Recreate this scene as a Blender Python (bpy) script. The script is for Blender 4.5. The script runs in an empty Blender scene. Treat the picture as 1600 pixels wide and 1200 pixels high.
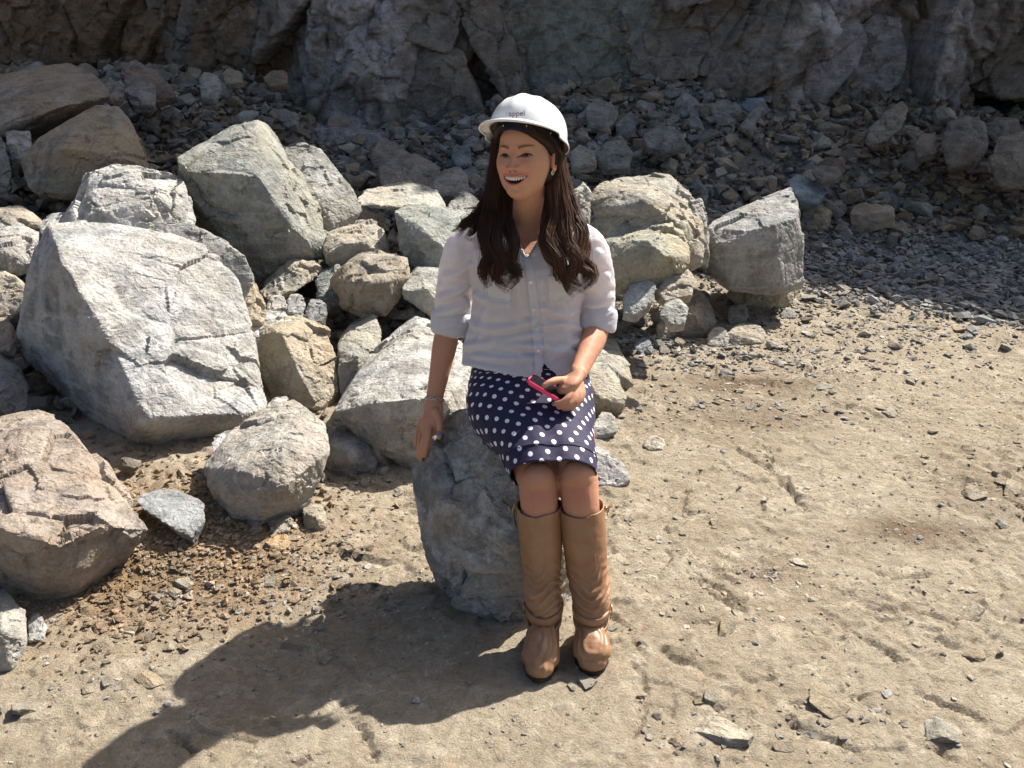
import bpy, bmesh, math, random
import numpy as np
from mathutils import Vector, Matrix

R = math.radians
scene = bpy.context.scene
COL = scene.collection
random.seed(7)
RNG = np.random.default_rng(7)

# ------------------------------------------------------------------ camera
CAM_Z, PITCH, FPX = 1.65, R(22.0), 1455.0
cam_d = bpy.data.cameras.new("camera")
cam_d.sensor_width = 36.0
cam_d.lens = 36.0 * FPX / 1600.0
cam_d.clip_start, cam_d.clip_end = 0.05, 500.0
cam = bpy.data.objects.new("camera", cam_d)
cam.location = (0, 0, CAM_Z)
cam.rotation_euler = (R(90) - PITCH, 0, 0)
COL.objects.link(cam)
scene.camera = cam

# ------------------------------------------------------------------ sky and sun
SUN_VEC = np.array([0.90, 0.82, 1.32]); SUN_VEC = SUN_VEC / np.linalg.norm(SUN_VEC)
SUN_EL = math.asin(SUN_VEC[2]); SUN_AZ = math.atan2(SUN_VEC[0], SUN_VEC[1])
world = bpy.data.worlds.new("World"); scene.world = world
world.use_nodes = True
wn = world.node_tree.nodes; wl = world.node_tree.links
wn.clear()
wo = wn.new("ShaderNodeOutputWorld"); wb = wn.new("ShaderNodeBackground"); ws = wn.new("ShaderNodeTexSky")
ws.sky_type = 'NISHITA'; ws.sun_disc = False
ws.sun_elevation = SUN_EL; ws.sun_rotation = SUN_AZ
ws.air_density = 1.0; ws.dust_density = 4.0; ws.ozone_density = 0.6
wb.inputs['Strength'].default_value = 0.072
wl.new(ws.outputs[0], wb.inputs[0]); wl.new(wb.outputs[0], wo.inputs[0])
sun_d = bpy.data.lights.new("sun", 'SUN'); sun_d.energy = 5.0; sun_d.angle = R(0.55)
sun_d.color = (1.0, 0.945, 0.86)
sun = bpy.data.objects.new("sun", sun_d)
sun.rotation_euler = Vector(SUN_VEC).to_track_quat('Z', 'Y').to_euler()
sun.location = (6, 5, 10)
COL.objects.link(sun)
scene.view_settings.view_transform = 'Standard'
scene.view_settings.look = 'None'
scene.view_settings.exposure = 1.05
scene.view_settings.gamma = 1.0
scene.view_settings.use_curve_mapping = False
scene.cycles.max_bounces = 6

# ------------------------------------------------------------------ geometry helpers
CP, SP = math.cos(PITCH), math.sin(PITCH)
def ray(px, py):
    u = (px - 800.0) / FPX; v = (600.0 - py) / FPX
    return np.array([u, CP + v * SP, -SP + v * CP])
def W(px, py, Y):
    """a point of the place at distance Y in front of the camera, found from where it is seen"""
    d = ray(px, py); t = Y / d[1]
    return np.array([d[0] * t, Y, CAM_Z + d[2] * t])
def proj(p):
    d = p[..., 1] * CP - (p[..., 2] - CAM_Z) * SP
    up = p[..., 1] * SP + (p[..., 2] - CAM_Z) * CP
    return 800 + FPX * p[..., 0] / d, 600 - FPX * up / d

def hsh(ix, iy, iz, s=0):
    with np.errstate(over='ignore'):
        h = (ix.astype(np.uint32) * np.uint32(374761393) + iy.astype(np.uint32) * np.uint32(668265263)
             + iz.astype(np.uint32) * np.uint32(2147483647) + np.uint32((s * 974711 + 12345) & 0xffffffff))
        h = (h ^ (h >> np.uint32(13))) * np.uint32(1274126177)
        h = (h ^ (h >> np.uint32(15))) * np.uint32(2246822519)
        h = h ^ (h >> np.uint32(16))
    return h.astype(np.float64) / 4294967295.0
def vnoise(p, s=0):
    """value noise -1..1 at points p (N,3)"""
    i = np.floor(p); f = p - i; i = i.astype(np.int64)
    f = f * f * f * (f * (f * 6 - 15) + 10)
    r = 0
    for a in (0, 1):
        wa = f[:, 0] if a else 1 - f[:, 0]
        for b in (0, 1):
            wb_ = f[:, 1] if b else 1 - f[:, 1]
            for c in (0, 1):
                wc = f[:, 2] if c else 1 - f[:, 2]
                r = r + hsh(i[:, 0] + a, i[:, 1] + b, i[:, 2] + c, s) * wa * wb_ * wc
    return r * 2 - 1
def fbm(p, oct=4, s=0, gain=0.5):
    a, r, n = 1.0, 0, 0
    for k in range(oct):
        r = r + a * vnoise(p * (2.0 ** k) + 17.3 * k, s + k); n += a; a *= gain
    return r / n
def cells(p, s=0):
    """planar facets: nearest cell gets its own tilt and step; returns (offset, edge distance)"""
    i = np.floor(p).astype(np.int64)
    d1 = np.full(len(p), 9e9); d2 = d1.copy(); off = np.zeros(len(p))
    for a in (-1, 0, 1):
        for b in (-1, 0, 1):
            for c in (-1, 0, 1):
                jx, jy, jz = i[:, 0] + a, i[:, 1] + b, i[:, 2] + c
                q = np.stack([jx + hsh(jx, jy, jz, s), jy + hsh(jx, jy, jz, s + 1), jz + hsh(jx, jy, jz, s + 2)], 1)
                v = p - q
                d = (v * v).sum(1)
                t = np.stack([hsh(jx, jy, jz, s + 3), hsh(jx, jy, jz, s + 4), hsh(jx, jy, jz, s + 5)], 1) * 2 - 1
                o = (v * t).sum(1) + (hsh(jx, jy, jz, s + 6) * 2 - 1) * 0.6
                m = d < d1
                d2 = np.where(m, d1, np.minimum(d2, d))
                off = np.where(m, o, off); d1 = np.where(m, d, d1)
    return off, np.sqrt(d2) - np.sqrt(d1)

def new_mesh(name, V, F, smooth=True):
    """V (N,3); F array (M,3|4) or list of such arrays"""
    if not isinstance(F, (list, tuple)): F = [F]
    F = [np.asarray(f, dtype=np.int32) for f in F if len(f)]
    me = bpy.data.meshes.new(name)
    V = np.asarray(V, dtype=np.float32)
    me.vertices.add(len(V)); me.vertices.foreach_set("co", V.ravel())
    li = np.concatenate([f.ravel() for f in F])
    tot = np.concatenate([np.full(len(f), f.shape[1], dtype=np.int32) for f in F])
    st = np.concatenate([[0], np.cumsum(tot)[:-1]]).astype(np.int32)
    me.loops.add(len(li)); me.loops.foreach_set("vertex_index", li)
    me.polygons.add(len(tot)); me.polygons.foreach_set("loop_start", st)
    me.polygons.foreach_set("loop_total", tot)
    me.polygons.foreach_set("use_smooth", np.full(len(tot), smooth, dtype=bool))
    me.update(calc_edges=True); me.validate()
    return me
def vcol(me, C, name="tint"):
    C = np.asarray(C, dtype=np.float32)
    if C.shape[1] == 3: C = np.concatenate([C, np.ones((len(C), 1), np.float32)], 1)
    a = me.color_attributes.new(name, 'FLOAT_COLOR', 'POINT')
    a.data.foreach_set("color", C.ravel())
def obj(name, me, mat, parent=None, **props):
    o = bpy.data.objects.new(name, me); COL.objects.link(o)
    if mat and not me.materials: me.materials.append(mat)
    if parent is not None:
        o.parent = parent
    for k, v in props.items():
        if v: o[k] = v
    return o
def read_eval(o):
    dg = bpy.context.evaluated_depsgraph_get(); e = o.evaluated_get(dg); m = e.to_mesh()
    V = np.empty(len(m.vertices) * 3, np.float32); m.vertices.foreach_get("co", V)
    n = len(m.polygons); tot = np.empty(n, np.int32); m.polygons.foreach_get("loop_total", tot)
    li = np.empty(len(m.loops), np.int32); m.loops.foreach_get("vertex_index", li)
    N = np.empty(len(m.vertices) * 3, np.float32); m.vertex_normals.foreach_get("vector", N)
    e.to_mesh_clear()
    st = np.concatenate([[0], np.cumsum(tot)[:-1]])
    F = []
    for k in (3, 4):
        s = st[tot == k]
        if len(s): F.append(li[s[:, None] + np.arange(k)])
    return V.reshape(-1, 3).astype(float), F, N.reshape(-1, 3).astype(float)
def remesh(V, F, voxel, smooth=0, bevel=0.0):
    me = new_mesh("tmp", V, F); o = bpy.data.objects.new("tmp", me); COL.objects.link(o)
    if bevel:
        b = o.modifiers.new("b", 'BEVEL'); b.width = bevel; b.segments = 1; b.limit_method = 'NONE'
    m = o.modifiers.new("r", 'REMESH'); m.mode = 'VOXEL'; m.voxel_size = voxel
    if smooth:
        s = o.modifiers.new("s", 'SMOOTH'); s.iterations = smooth; s.factor = 0.5
    out = read_eval(o)
    bpy.data.objects.remove(o); bpy.data.meshes.remove(me)
    return out
def vnormals(V, F):
    me = new_mesh("tmp", V, F); N = np.empty(len(V) * 3, np.float32)
    me.vertex_normals.foreach_get("vector", N); bpy.data.meshes.remove(me)
    return N.reshape(-1, 3).astype(float)
def hull(P):
    bm = bmesh.new()
    for p in P: bm.verts.new(p)
    r = bmesh.ops.convex_hull(bm, input=bm.verts)
    bmesh.ops.delete(bm, geom=[v for v in bm.verts if not v.link_faces], context='VERTS')
    bmesh.ops.recalc_face_normals(bm, faces=bm.faces)
    bm.verts.index_update()
    V = np.array([v.co[:] for v in bm.verts]); F = np.array([[v.index for v in f.verts] for f in bm.faces])
    bm.free()
    return V, F
def merge(parts):
    """[(V,F)...] -> one (V,[F3],[F4])"""
    Vs, F3, F4, n = [], [], [], 0
    for V, F in parts:
        if not isinstance(F, (list, tuple)): F = [F]
        for f in F:
            f = np.asarray(f)
            (F3 if f.shape[1] == 3 else F4).append(f + n)
        Vs.append(V); n += len(V)
    out = []
    if F3: out.append(np.concatenate(F3))
    if F4: out.append(np.concatenate(F4))
    return np.concatenate(Vs), out

# ------------------------------------------------------------------ materials
def mat(name):
    m = bpy.data.materials.new(name); m.use_nodes = True
    nt = m.node_tree; b = nt.nodes["Principled BSDF"]
    return m, nt, b
class NB:
    """small node builder"""
    def __init__(s, nt): s.nt = nt
    def n(s, t, **kw):
        x = s.nt.nodes.new(t)
        for k, v in kw.items(): setattr(x, k, v)
        return x
    def l(s, a, b): s.nt.links.new(a, b)
    def noise(s, co, scale, detail=5, rough=0.55, dist=0.0):
        x = s.n("ShaderNodeTexNoise"); x.inputs['Scale'].default_value = scale
        x.inputs['Detail'].default_value = detail; x.inputs['Roughness'].default_value = rough
        x.inputs['Distortion'].default_value = dist
        s.l(co, x.inputs['Vector']); return x.outputs['Fac']
    def ramp(s, f, a, b, lo=0.0, hi=1.0):
        x = s.n("ShaderNodeMapRange"); x.inputs[1].default_value = a; x.inputs[2].default_value = b
        x.inputs[3].default_value = lo; x.inputs[4].default_value = hi
        s.l(f, x.inputs[0]); return x.outputs[0]
    def mix(s, f, a, b, mode='MIX'):
        x = s.n("ShaderNodeMix", data_type='RGBA', blend_type=mode)
        for v, i in ((f, 0), (a, 6), (b, 7)):
            if isinstance(v, (int, float)): x.inputs[i].default_value = v
            elif isinstance(v, tuple): x.inputs[i].default_value = v if len(v) == 4 else v + (1,)
            else: s.l(v, x.inputs[i])
        return x.outputs[2]
    def math(s, op, a, b=0.0):
        x = s.n("ShaderNodeMath", operation=op)
        for v, i in ((a, 0), (b, 1)):
            if isinstance(v, (int, float)): x.inputs[i].default_value = v
            else: s.l(v, x.inputs[i])
        return x.outputs[0]
    def bump(s, h, dist, strength=1.0, nrm=None):
        x = s.n("ShaderNodeBump"); x.inputs['Distance'].default_value = dist
        x.inputs['Strength'].default_value = strength
        s.l(h, x.inputs['Height'])
        if nrm is not None: s.l(nrm, x.inputs['Normal'])
        return x.outputs[0]

def rock_material(name, source, mottle=False, unit=1.0):
    """source 'object': tone from the object's colour (alpha = amount of tan staining); 'tint': from a colour attribute"""
    m, nt, b = mat(name); k = NB(nt)
    tc = k.n("ShaderNodeTexCoord"); oi = k.n("ShaderNodeObjectInfo")
    if source == 'object':
        off = k.n("ShaderNodeVectorMath", operation='SCALE'); k.l(oi.outputs['Random'], off.inputs['Scale'])
        off.inputs[0].default_value = (31.0, 17.0, 43.0)
        ad = k.n("ShaderNodeVectorMath", operation='ADD'); k.l(tc.outputs['Object'], ad.inputs[0]); k.l(off.outputs[0], ad.inputs[1])
        sc_ = k.n("ShaderNodeVectorMath", operation='SCALE'); k.l(tc.outputs['Object'], sc_.inputs[0]); sc_.inputs['Scale'].default_value = unit
        k.l(sc_.outputs[0], ad.inputs[0])
        co = ad.outputs[0]; base = oi.outputs['Color']; stain = oi.outputs['Alpha']
    else:
        co = tc.outputs['Object']
        at = k.n("ShaderNodeAttribute", attribute_name="tint"); base = at.outputs['Color']; stain = 0.30
    # streaks along a bedding direction
    mp = k.n("ShaderNodeMapping"); mp.inputs['Rotation'].default_value = (0.5, 0.7, 0.3); mp.inputs['Scale'].default_value = (1, 1, 5)
    k.l(co, mp.inputs['Vector'])
    n_big = k.noise(co, 2.3, 6, 0.6, 0.4)
    n_mid = k.noise(co, 9.0, 7, 0.62, 0.2)
    n_fine = k.noise(co, 70.0, 6, 0.65)
    n_grain = k.noise(co, 260.0, 3, 0.6)
    n_str = k.noise(mp.outputs[0], 7.0, 6, 0.6, 0.3)
    dark = k.mix(1.0, base, (0.50, 0.52, 0.53), 'MULTIPLY')
    c = k.mix(k.ramp(n_mid, 0.40, 0.58), dark, base)
    c = k.mix(k.math('MULTIPLY', k.ramp(k.noise(co, 3.6, 9, 0.74, 0.3), 0.50, 0.60), 0.65), c, k.mix(1.0, base, (0.50, 0.50, 0.49), 'MULTIPLY'))
    c = k.mix(k.ramp(n_str, 0.50, 0.68, 0.0, 0.55), c, k.mix(1.0, base, (1.32, 1.30, 1.27), 'MULTIPLY'))
    tan = k.mix(1.0, base, (1.03, 0.92, 0.75), 'MULTIPLY')
    st = k.math('MULTIPLY', k.ramp(n_big, 0.40, 0.58), stain)
    c = k.mix(st, c, tan)
    rust = k.mix(1.0, base, (0.95, 0.68, 0.44), 'MULTIPLY')
    st2 = k.math('MULTIPLY', k.ramp(k.noise(co, 4.1, 7, 0.65, 0.6), 0.56, 0.70), k.math('MULTIPLY', stain, 0.6) if source == 'object' else 0.15)
    c = k.mix(st2, c, rust)
    # speckle, mineral flecks and thin white veins
    c = k.mix(k.ramp(n_fine, 0.30, 0.52, 0.50, 0.0), c, k.mix(1.0, c, (0.45, 0.46, 0.48), 'MULTIPLY'))
    c = k.mix(k.ramp(n_fine, 0.56, 0.72, 0.0, 0.5), c, k.mix(1.0, c, (1.55, 1.53, 1.5), 'MULTIPLY'))
    c = k.mix(k.ramp(n_grain, 0.3, 0.7, 0.0, 0.45), k.mix(1.0, c, (0.72, 0.72, 0.73), 'MULTIPLY'), c)
    v = k.math('ABSOLUTE', k.math('SUBTRACT', k.noise(co, 3.3, 7, 0.58, 1.2), 0.5))
    c = k.mix(k.math('MULTIPLY', k.ramp(v, 0.0, 0.006, 0.35, 0.0), k.ramp(n_big, 0.5, 0.56)), c, (0.55, 0.54, 0.51))
    w = k.ramp(k.noise(co, 5.5, 8, 0.72, 0.5), 0.57, 0.66, 0.0, 0.5)
    c = k.mix(w, c, k.mix(0.6, c, (0.46, 0.45, 0.44)))
    if mottle:
        m1 = k.noise(co, 7.5, 9, 0.72, 0.8); m2 = k.noise(co, 19.0, 8, 0.75, 0.4)
        c = k.mix(k.ramp(m1, 0.47, 0.56, 0.0, 0.62), c, (0.115, 0.118, 0.118))
        c = k.mix(k.math('MULTIPLY', k.ramp(m2, 0.52, 0.62), k.ramp(n_big, 0.42, 0.56)), c, (0.50, 0.52, 0.54))
        c = k.mix(k.ramp(k.noise(co, 4.0, 7, 0.6, 0.3), 0.54, 0.64, 0.0, 0.6), c, (0.27, 0.22, 0.165))
    k.l(c, b.inputs['Base Color'])
    b.inputs['Roughness'].default_value = 0.88
    b.inputs['Specular IOR Level'].default_value = 0.25
    bp = k.bump(n_mid, 0.045, 0.85)
    bp = k.bump(n_str, 0.010, 0.5, bp)
    bp = k.bump(n_fine, 0.010, 1.0, bp)
    bp = k.bump(n_grain, 0.0016, 0.8, bp)
    k.l(bp, b.inputs['Normal'])
    return m
M_ROCK = rock_material("rock", 'object')
M_STONE = rock_material("loose_stone", 'object', unit=0.075)
M_MOTTLED = rock_material("mottled_rock", 'object', True)
M_RUBBLE = rock_material("rubble", 'tint')

def ground_material():
    m, nt, b = mat("dirt"); k = NB(nt)
    tc = k.n("ShaderNodeTexCoord"); co = tc.outputs['Object']
    at = k.n("ShaderNodeAttribute", attribute_name="tint")
    base = at.outputs['Color']
    n1 = k.noise(co, 1.1, 6, 0.6, 0.5); n2 = k.noise(co, 5.0, 8, 0.65, 0.3)
    n3 = k.noise(co, 38.0, 6, 0.7); n4 = k.noise(co, 190.0, 4, 0.7); n5 = k.noise(co, 13.0, 8, 0.7, 1.0)
    c = k.mix(k.ramp(n1, 0.36, 0.62), k.mix(1.0, base, (0.84, 0.80, 0.76), 'MULTIPLY'), base)
    c = k.mix(k.ramp(n2, 0.42, 0.66, 0.0, 0.6), c, k.mix(1.0, base, (1.17, 1.17, 1.16), 'MULTIPLY'))
    c = k.mix(k.ramp(k.noise(co, 7.0, 9, 0.72, 0.2), 0.53, 0.62, 0.0, 0.55), c, k.mix(1.0, base, (1.30, 1.34, 1.38), 'MULTIPLY'))
    c = k.mix(k.ramp(n5, 0.50, 0.62, 0.0, 0.50), c, k.mix(1.0, base, (0.62, 0.55, 0.47), 'MULTIPLY'))
    c = k.mix(k.ramp(n3, 0.33, 0.5, 0.5, 0.0), c, k.mix(1.0, c, (0.62, 0.58, 0.54), 'MULTIPLY'))
    c = k.mix(k.ramp(n3, 0.62, 0.72, 0.0, 0.35), c, k.mix(1.0, c, (1.4, 1.4, 1.4), 'MULTIPLY'))
    c = k.mix(k.ramp(k.noise(co, 75.0, 5, 0.75), 0.60, 0.68, 0.0, 0.55), c, k.mix(1.0, c, (0.50, 0.46, 0.42), 'MULTIPLY'))
    c = k.mix(k.ramp(n4, 0.3, 0.7, 0.45, 0.0), c, k.mix(1.0, c, (0.62, 0.6, 0.58), 'MULTIPLY'))
    k.l(c, b.inputs['Base Color'])
    b.inputs['Roughness'].default_value = 0.95; b.inputs['Specular IOR Level'].default_value = 0.15
    bp = k.bump(n2, 0.030, 0.5); bp = k.bump(k.ramp(n5, .42, .58), 0.010, 0.8, bp); bp = k.bump(k.ramp(n3, .35, .65), 0.006, 1.0, bp); bp = k.bump(n4, 0.0035, 1.0, bp)
    k.l(bp, b.inputs['Normal'])
    return m
M_DIRT = ground_material()

# ------------------------------------------------------------------ ground
TOP_Y = 8.6
def macro(x, y):
    toe = np.interp(x, [-6, -1.6, -0.4, 0.6, 1.4, 2.2, 6], [3.3, 3.6, 4.5, 5.2, 5.9, 6.5, 6.8])
    top = np.interp(x, [-6, -2.4, -1.6, -0.8, 0.3, 1.2, 2.6, 3.8, 4.4, 6], [1.10, 1.10, 0.72, 0.70, 0.95, 1.0, 0.86, 0.82, 0.62, 0.6])
    t = np.clip((y - toe) / (TOP_Y - toe), 0, 1.15)
    h = top * t ** 1.15
    # loose brown mound at the left front and under the piled boulders
    h = h + 0.085 * np.exp(-(((x + 1.05) / 0.36) ** 2 + ((y - 2.72) / 0.26) ** 2))
    h = h + 0.10 * np.exp(-(((x + 1.75) / 0.7) ** 2 + ((y - 3.35) / 0.5) ** 2))
    h = h + 0.07 * np.exp(-(((x - 3.1) / 0.5) ** 2 + ((y - 3.35) / 0.30) ** 2)) * 0.5
    return h
def G(px, py, dz=0.0):
    """where the line of sight through a pixel meets the ground"""
    d = ray(px, py)
    t = np.linspace(0.8, 14, 2600)
    x, y, z = d[0] * t, d[1] * t, CAM_Z + d[2] * t
    k = np.argmax(z - dz < macro(x, y))
    return np.array([x[k], y[k], z[k]])
TRACKS = [[(1040, 1015), (1085, 1040), (1125, 1065), (1152, 1082)], [(1190, 970), (1240, 1005), (1290, 1030), (1335, 1048), (1345, 1085)],
          [(1285, 950), (1330, 985), (1385, 1018), (1425, 1035), (1432, 1065)], [(1385, 958), (1430, 985), (1500, 1010), (1528, 1045)],
          [(1055, 1075), (1050, 1110), (1052, 1160)], [(1240, 1130), (1330, 1170), (1370, 1195)], [(1430, 1075), (1500, 1110), (1560, 1145)],
          [(1100, 920), (1150, 950), (1200, 985)], [(1040, 860), (1100, 905), (1160, 940)], [(1150, 700), (1210, 740), (1260, 790)], [(1330, 880), (1400, 905), (1450, 900)], [(1180, 1040), (1230, 1075), (1260, 1120)], [(960, 1000), (1000, 1045), (1010, 1100), (990, 1150)], [(1500, 900), (1550, 930), (1598, 940)], [(1465, 1170), (1490, 1190)], [(530, 1100), (560, 1140), (590, 1190)], [(270, 1145), (310, 1175), (330, 1198)],
          [(1350, 950), (1400, 952), (1450, 945), (1500, 960)]]
def seg_dist(x, y, a, b):
    ab = b - a; L = (ab ** 2).sum() + 1e-9
    t = np.clip(((x - a[0]) * ab[0] + (y - a[1]) * ab[1]) / L, 0, 1)
    dx, dy = x - a[0] - t * ab[0], y - a[1] - t * ab[1]
    side = np.sign(ab[0] * (y - a[1]) - ab[1] * (x - a[0]))
    return np.sqrt(dx * dx + dy * dy), side
_tr = [[G(*q)[:2] for q in t] for t in TRACKS]
def smooth01(v): return np.clip(0.5 + 1.8 * v, 0.15, 1.3)
def fine(x, y):
    p = np.stack([x, y, np.zeros_like(x)], 1)
    h = 0.010 * fbm(p * 2.1, 4, 3) + 0.007 * fbm(p * 11, 4, 9, 0.6) + 0.0048 * vnoise(p * 44, 21) * smooth01(fbm(p * 3.1, 3, 41))
    ch = cells(p * np.array([7.0, 7.0, 1.0]), 5)[0]
    h = h + 0.009 * ch * smooth01(fbm(p * 1.7, 3, 43)) + 0.007 * cells(p * np.array([17.0, 17.0, 1.0]), 55)[0] * smooth01(fbm(p * 2.7, 3, 47))
    w = macro(x, y)
    h = h + np.clip(w * 3, 0, 1) * (0.05 * fbm(p * 1.9, 4, 31) + 0.02 * cells(p * 5.0, 44)[0])
    near = (y < 3.4) & (x > -1.6)
    xx, yy = x[near], y[near]; g = np.zeros_like(xx)
    wob = 0.028 * fbm(np.stack([xx, yy, xx * 0], 1) * 16, 5, 61, 0.75)
    amp_ = np.clip(0.62 + 1.9 * fbm(np.stack([xx, yy, xx * 0 + 3], 1) * 9, 3, 63), 0.05, 1.1)
    for t in _tr:
        for a, b in zip(t[:-1], t[1:]):
            d, s = seg_dist(xx + wob, yy + wob, a, b)
            g = np.minimum(g, -0.016 * amp_ * np.exp(-(d / (0.006 + 0.005 * amp_)) ** 2))
            g = g + 0.009 * np.exp(-((d - 0.020) / 0.014) ** 2) * (s > 0) * 0.7 * amp_
    h[near] += g
    return h
def ground_z(x, y):
    x = np.atleast_1d(np.asarray(x, float)); y = np.atleast_1d(np.asarray(y, float))
    return macro(x, y) + fine(x, y)

def grid(xs, ys):
    nx, ny = len(xs), len(ys)
    X, Y = np.meshgrid(xs, ys)
    i = np.arange(nx * ny).reshape(ny, nx)
    F = np.stack([i[:-1, :-1], i[:-1, 1:], i[1:, 1:], i[1:, :-1]], -1).reshape(-1, 4)
    return X.ravel(), Y.ravel(), F
xs = np.concatenate([np.linspace(-60, -7, 14), np.linspace(-6.5, -2.3, 90), np.linspace(-2.28, 2.9, 470), np.linspace(2.93, 6.5, 90), np.linspace(7, 60, 14)])
ys = np.concatenate([np.linspace(-60, 0.5, 18), np.linspace(0.6, 1.3, 14), 1.31 * (3.9 / 1.31) ** np.linspace(0, 1, 300), np.linspace(3.93, 9.6, 240), np.linspace(10, 60, 12)])
gx, gy, gF = grid(xs, ys)
gz = ground_z(gx, gy)
gz = np.where(gy > 10, 0.9, gz)
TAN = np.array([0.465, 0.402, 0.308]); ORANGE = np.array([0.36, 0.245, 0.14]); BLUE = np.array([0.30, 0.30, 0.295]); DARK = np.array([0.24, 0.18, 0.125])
def blob(x, y, px, py, rx, ry):
    c = G(px, py)
    return np.exp(-(((x - c[0]) / rx) ** 2 + ((y - c[1]) / ry) ** 2))
gn = fbm(np.stack([gx, gy, gx * 0], 1) * 2.2, 4, 77)
gC = np.repeat(TAN[None], len(gx), 0)
def paint(C, w, col):
    w = np.clip(w, 0, 1)[:, None]; return C * (1 - w) + col * w
gC = paint(gC, 1.5 * blob(gx, gy, 285, 840, 0.42, 0.34) * (1 + gn), ORANGE)
gC = paint(gC, 0.8 * blob(gx, gy, 1150, 650, 0.34, 0.16) * (1 + 1.5 * gn), DARK)
gC = paint(gC, 0.6 * blob(gx, gy, 1170, 600, 0.45, 0.14) * (1 + 1.5 * gn), DARK)
gC = paint(gC, 0.7 * blob(gx, gy, 1190, 895, 0.10, 0.05) * (1 + 1.5 * gn), DARK)
gC = paint(gC, 0.7 * blob(gx, gy, 1440, 830, 0.25, 0.10) * (1 + 1.5 * gn), DARK)
gC = paint(gC, 0.5 * blob(gx, gy, 1560, 770, 0.25, 0.16) * (1 + 1.5 * gn), DARK)
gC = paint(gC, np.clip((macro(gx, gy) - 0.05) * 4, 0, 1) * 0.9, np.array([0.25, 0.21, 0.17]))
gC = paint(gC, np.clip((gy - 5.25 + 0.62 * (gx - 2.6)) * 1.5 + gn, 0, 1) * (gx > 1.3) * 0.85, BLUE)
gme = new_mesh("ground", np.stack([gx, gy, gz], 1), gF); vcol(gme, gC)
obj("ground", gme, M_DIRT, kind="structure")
# ------------------------------------------------------------------ quarry face
SH = SUN_VEC[:2] / SUN_VEC[2]                     # shadow length per metre of height
def top_height(x):
    """rim of the quarry face: its shadow edge lies across the yard"""
    # wanted shadow edge on the floor (x, y)
    ex = np.array([-5.0, -3.2, -2.2, -1.6, -0.75, 0.3, 0.9, 1.89, 2.98, 4.5, 7.0]); ey = np.array([4.4, 4.85, 5.0, 5.15, 5.6, 5.65, 5.8, 5.84, 5.16, 4.3, 3.4])
    H = (TOP_Y - ey) / (SH[1] - 0.16)
    cx = ex + SH[0] * H
    return np.interp(x, cx, H)
cxs = np.concatenate([np.linspace(-40, -6.6, 40), np.linspace(-6.5, 6.5, 760), np.linspace(6.6, 40, 60)])
ct = np.concatenate([np.linspace(0.0, 2.0, 150) , np.linspace(2.03, 3.2, 30), np.linspace(3.3, 7.5, 60)])
CX, CT, cF = grid(cxs, ct)
Hc = top_height(CX) + 0.25 * fbm(np.stack([CX * 0.8, CX * 0, CX * 0], 1), 4, 5)
CZ = np.where(CT > 3.2, 3.2 + (CT - 3.2) / 4.3 * (Hc - 3.2), CT) + 0.25
CZ = np.where(CT > 3.2, CZ, CT + 0.25)
p = np.stack([CX, CX * 0, CZ], 1)
a = R(28); rot = np.stack([CX * math.cos(a) - CZ * math.sin(a), CX * 0, (CX * math.sin(a) + CZ * math.cos(a))], 1)
big = cells(rot * np.array([1.15, 1, 0.55]), 11)
med = cells(rot * np.array([3.2, 1, 1.9]) + 5, 23)
sml = cells(p * np.array([9.0, 1, 7.0]) + 9, 37)
Dp = 0.30 * big[0] + 0.085 * med[0] + 0.042 * sml[0] + 0.10 * fbm(p * 1.6, 4, 3) + 0.040 * fbm(p * 7.0, 5, 8, 0.6) + 0.009 * fbm(p * 28, 3, 18)
Dp = Dp + 0.05 * np.exp(-(big[1] / 0.05) ** 2) + 0.03 * np.exp(-(med[1] / 0.05) ** 2)
pxl = lambda px: (px - 800) * 0.0061
# broad shape: outcrop, smooth leaning slab, recess at the far right
Dp = Dp - 0.55 * np.exp(-((CX - pxl(560)) / 0.75) ** 2) * np.clip(1.4 - 0.3 * CZ, 0, 1)
Dp = Dp - 0.25 * np.exp(-((CX - pxl(1270)) / 0.7) ** 2)
Dp = Dp + 0.9 * np.exp(-(((CX - pxl(1570)) / 0.55) ** 2 + ((CZ - 0.75) / 0.35) ** 2))
sl = np.exp(-((CX + 0.45 * (CZ - 1.2) - pxl(880)) / 0.62) ** 4)
flatp = 0.10 * (CX - pxl(880)) + 0.05 * sml[0] * 0.4 + 0.02 * fbm(p * 5, 4, 8) - 0.22
Dp = Dp * (1 - 0.85 * sl) + flatp * 0.85 * sl
CY = TOP_Y + 0.16 * CZ + Dp
n1 = fbm(p * 1.3, 4, 91); n2 = fbm(p * 5, 4, 95); n3 = fbm(np.stack([CX * 6 + CZ, CX * 0, CZ * 0.7], 1), 4, 97)
BROWN = np.array([0.25, 0.18, 0.115]); LAV = np.array([0.60, 0.575, 0.59]); GREEN = np.array([0.29, 0.325, 0.31]); GREY = np.array([0.29, 0.275, 0.255]); CDARK = np.array([0.14, 0.135, 0.135])
cC = np.repeat(GREY[None], len(CX), 0)
cC = paint(cC, np.clip((pxl(470) - CX) * 3 + n2, 0, 1), BROWN)
cC = paint(cC, np.clip(-n3 * 2, 0, 1) * (CX < pxl(470)) * 0.6, CDARK)
cC = paint(cC, np.clip(n3 * 2, 0, 1) * (CX < pxl(420)) * 0.5, np.array([0.23, 0.19, 0.155]))
cC = paint(cC, 1.7 * np.exp(-((CX - pxl(575)) / 0.5) ** 2) * np.clip(0.6 + n2 * 1.4, 0, 1), LAV)
cC = paint(cC, sl * 0.95, GREEN)
cC = paint(cC, 1.6 * np.exp(-((CX - pxl(1250) - 0.2 * (CZ - 1)) / 0.45) ** 2) * np.clip(0.5 + n2 * 1.8, 0, 1), LAV * 1.1)
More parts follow.
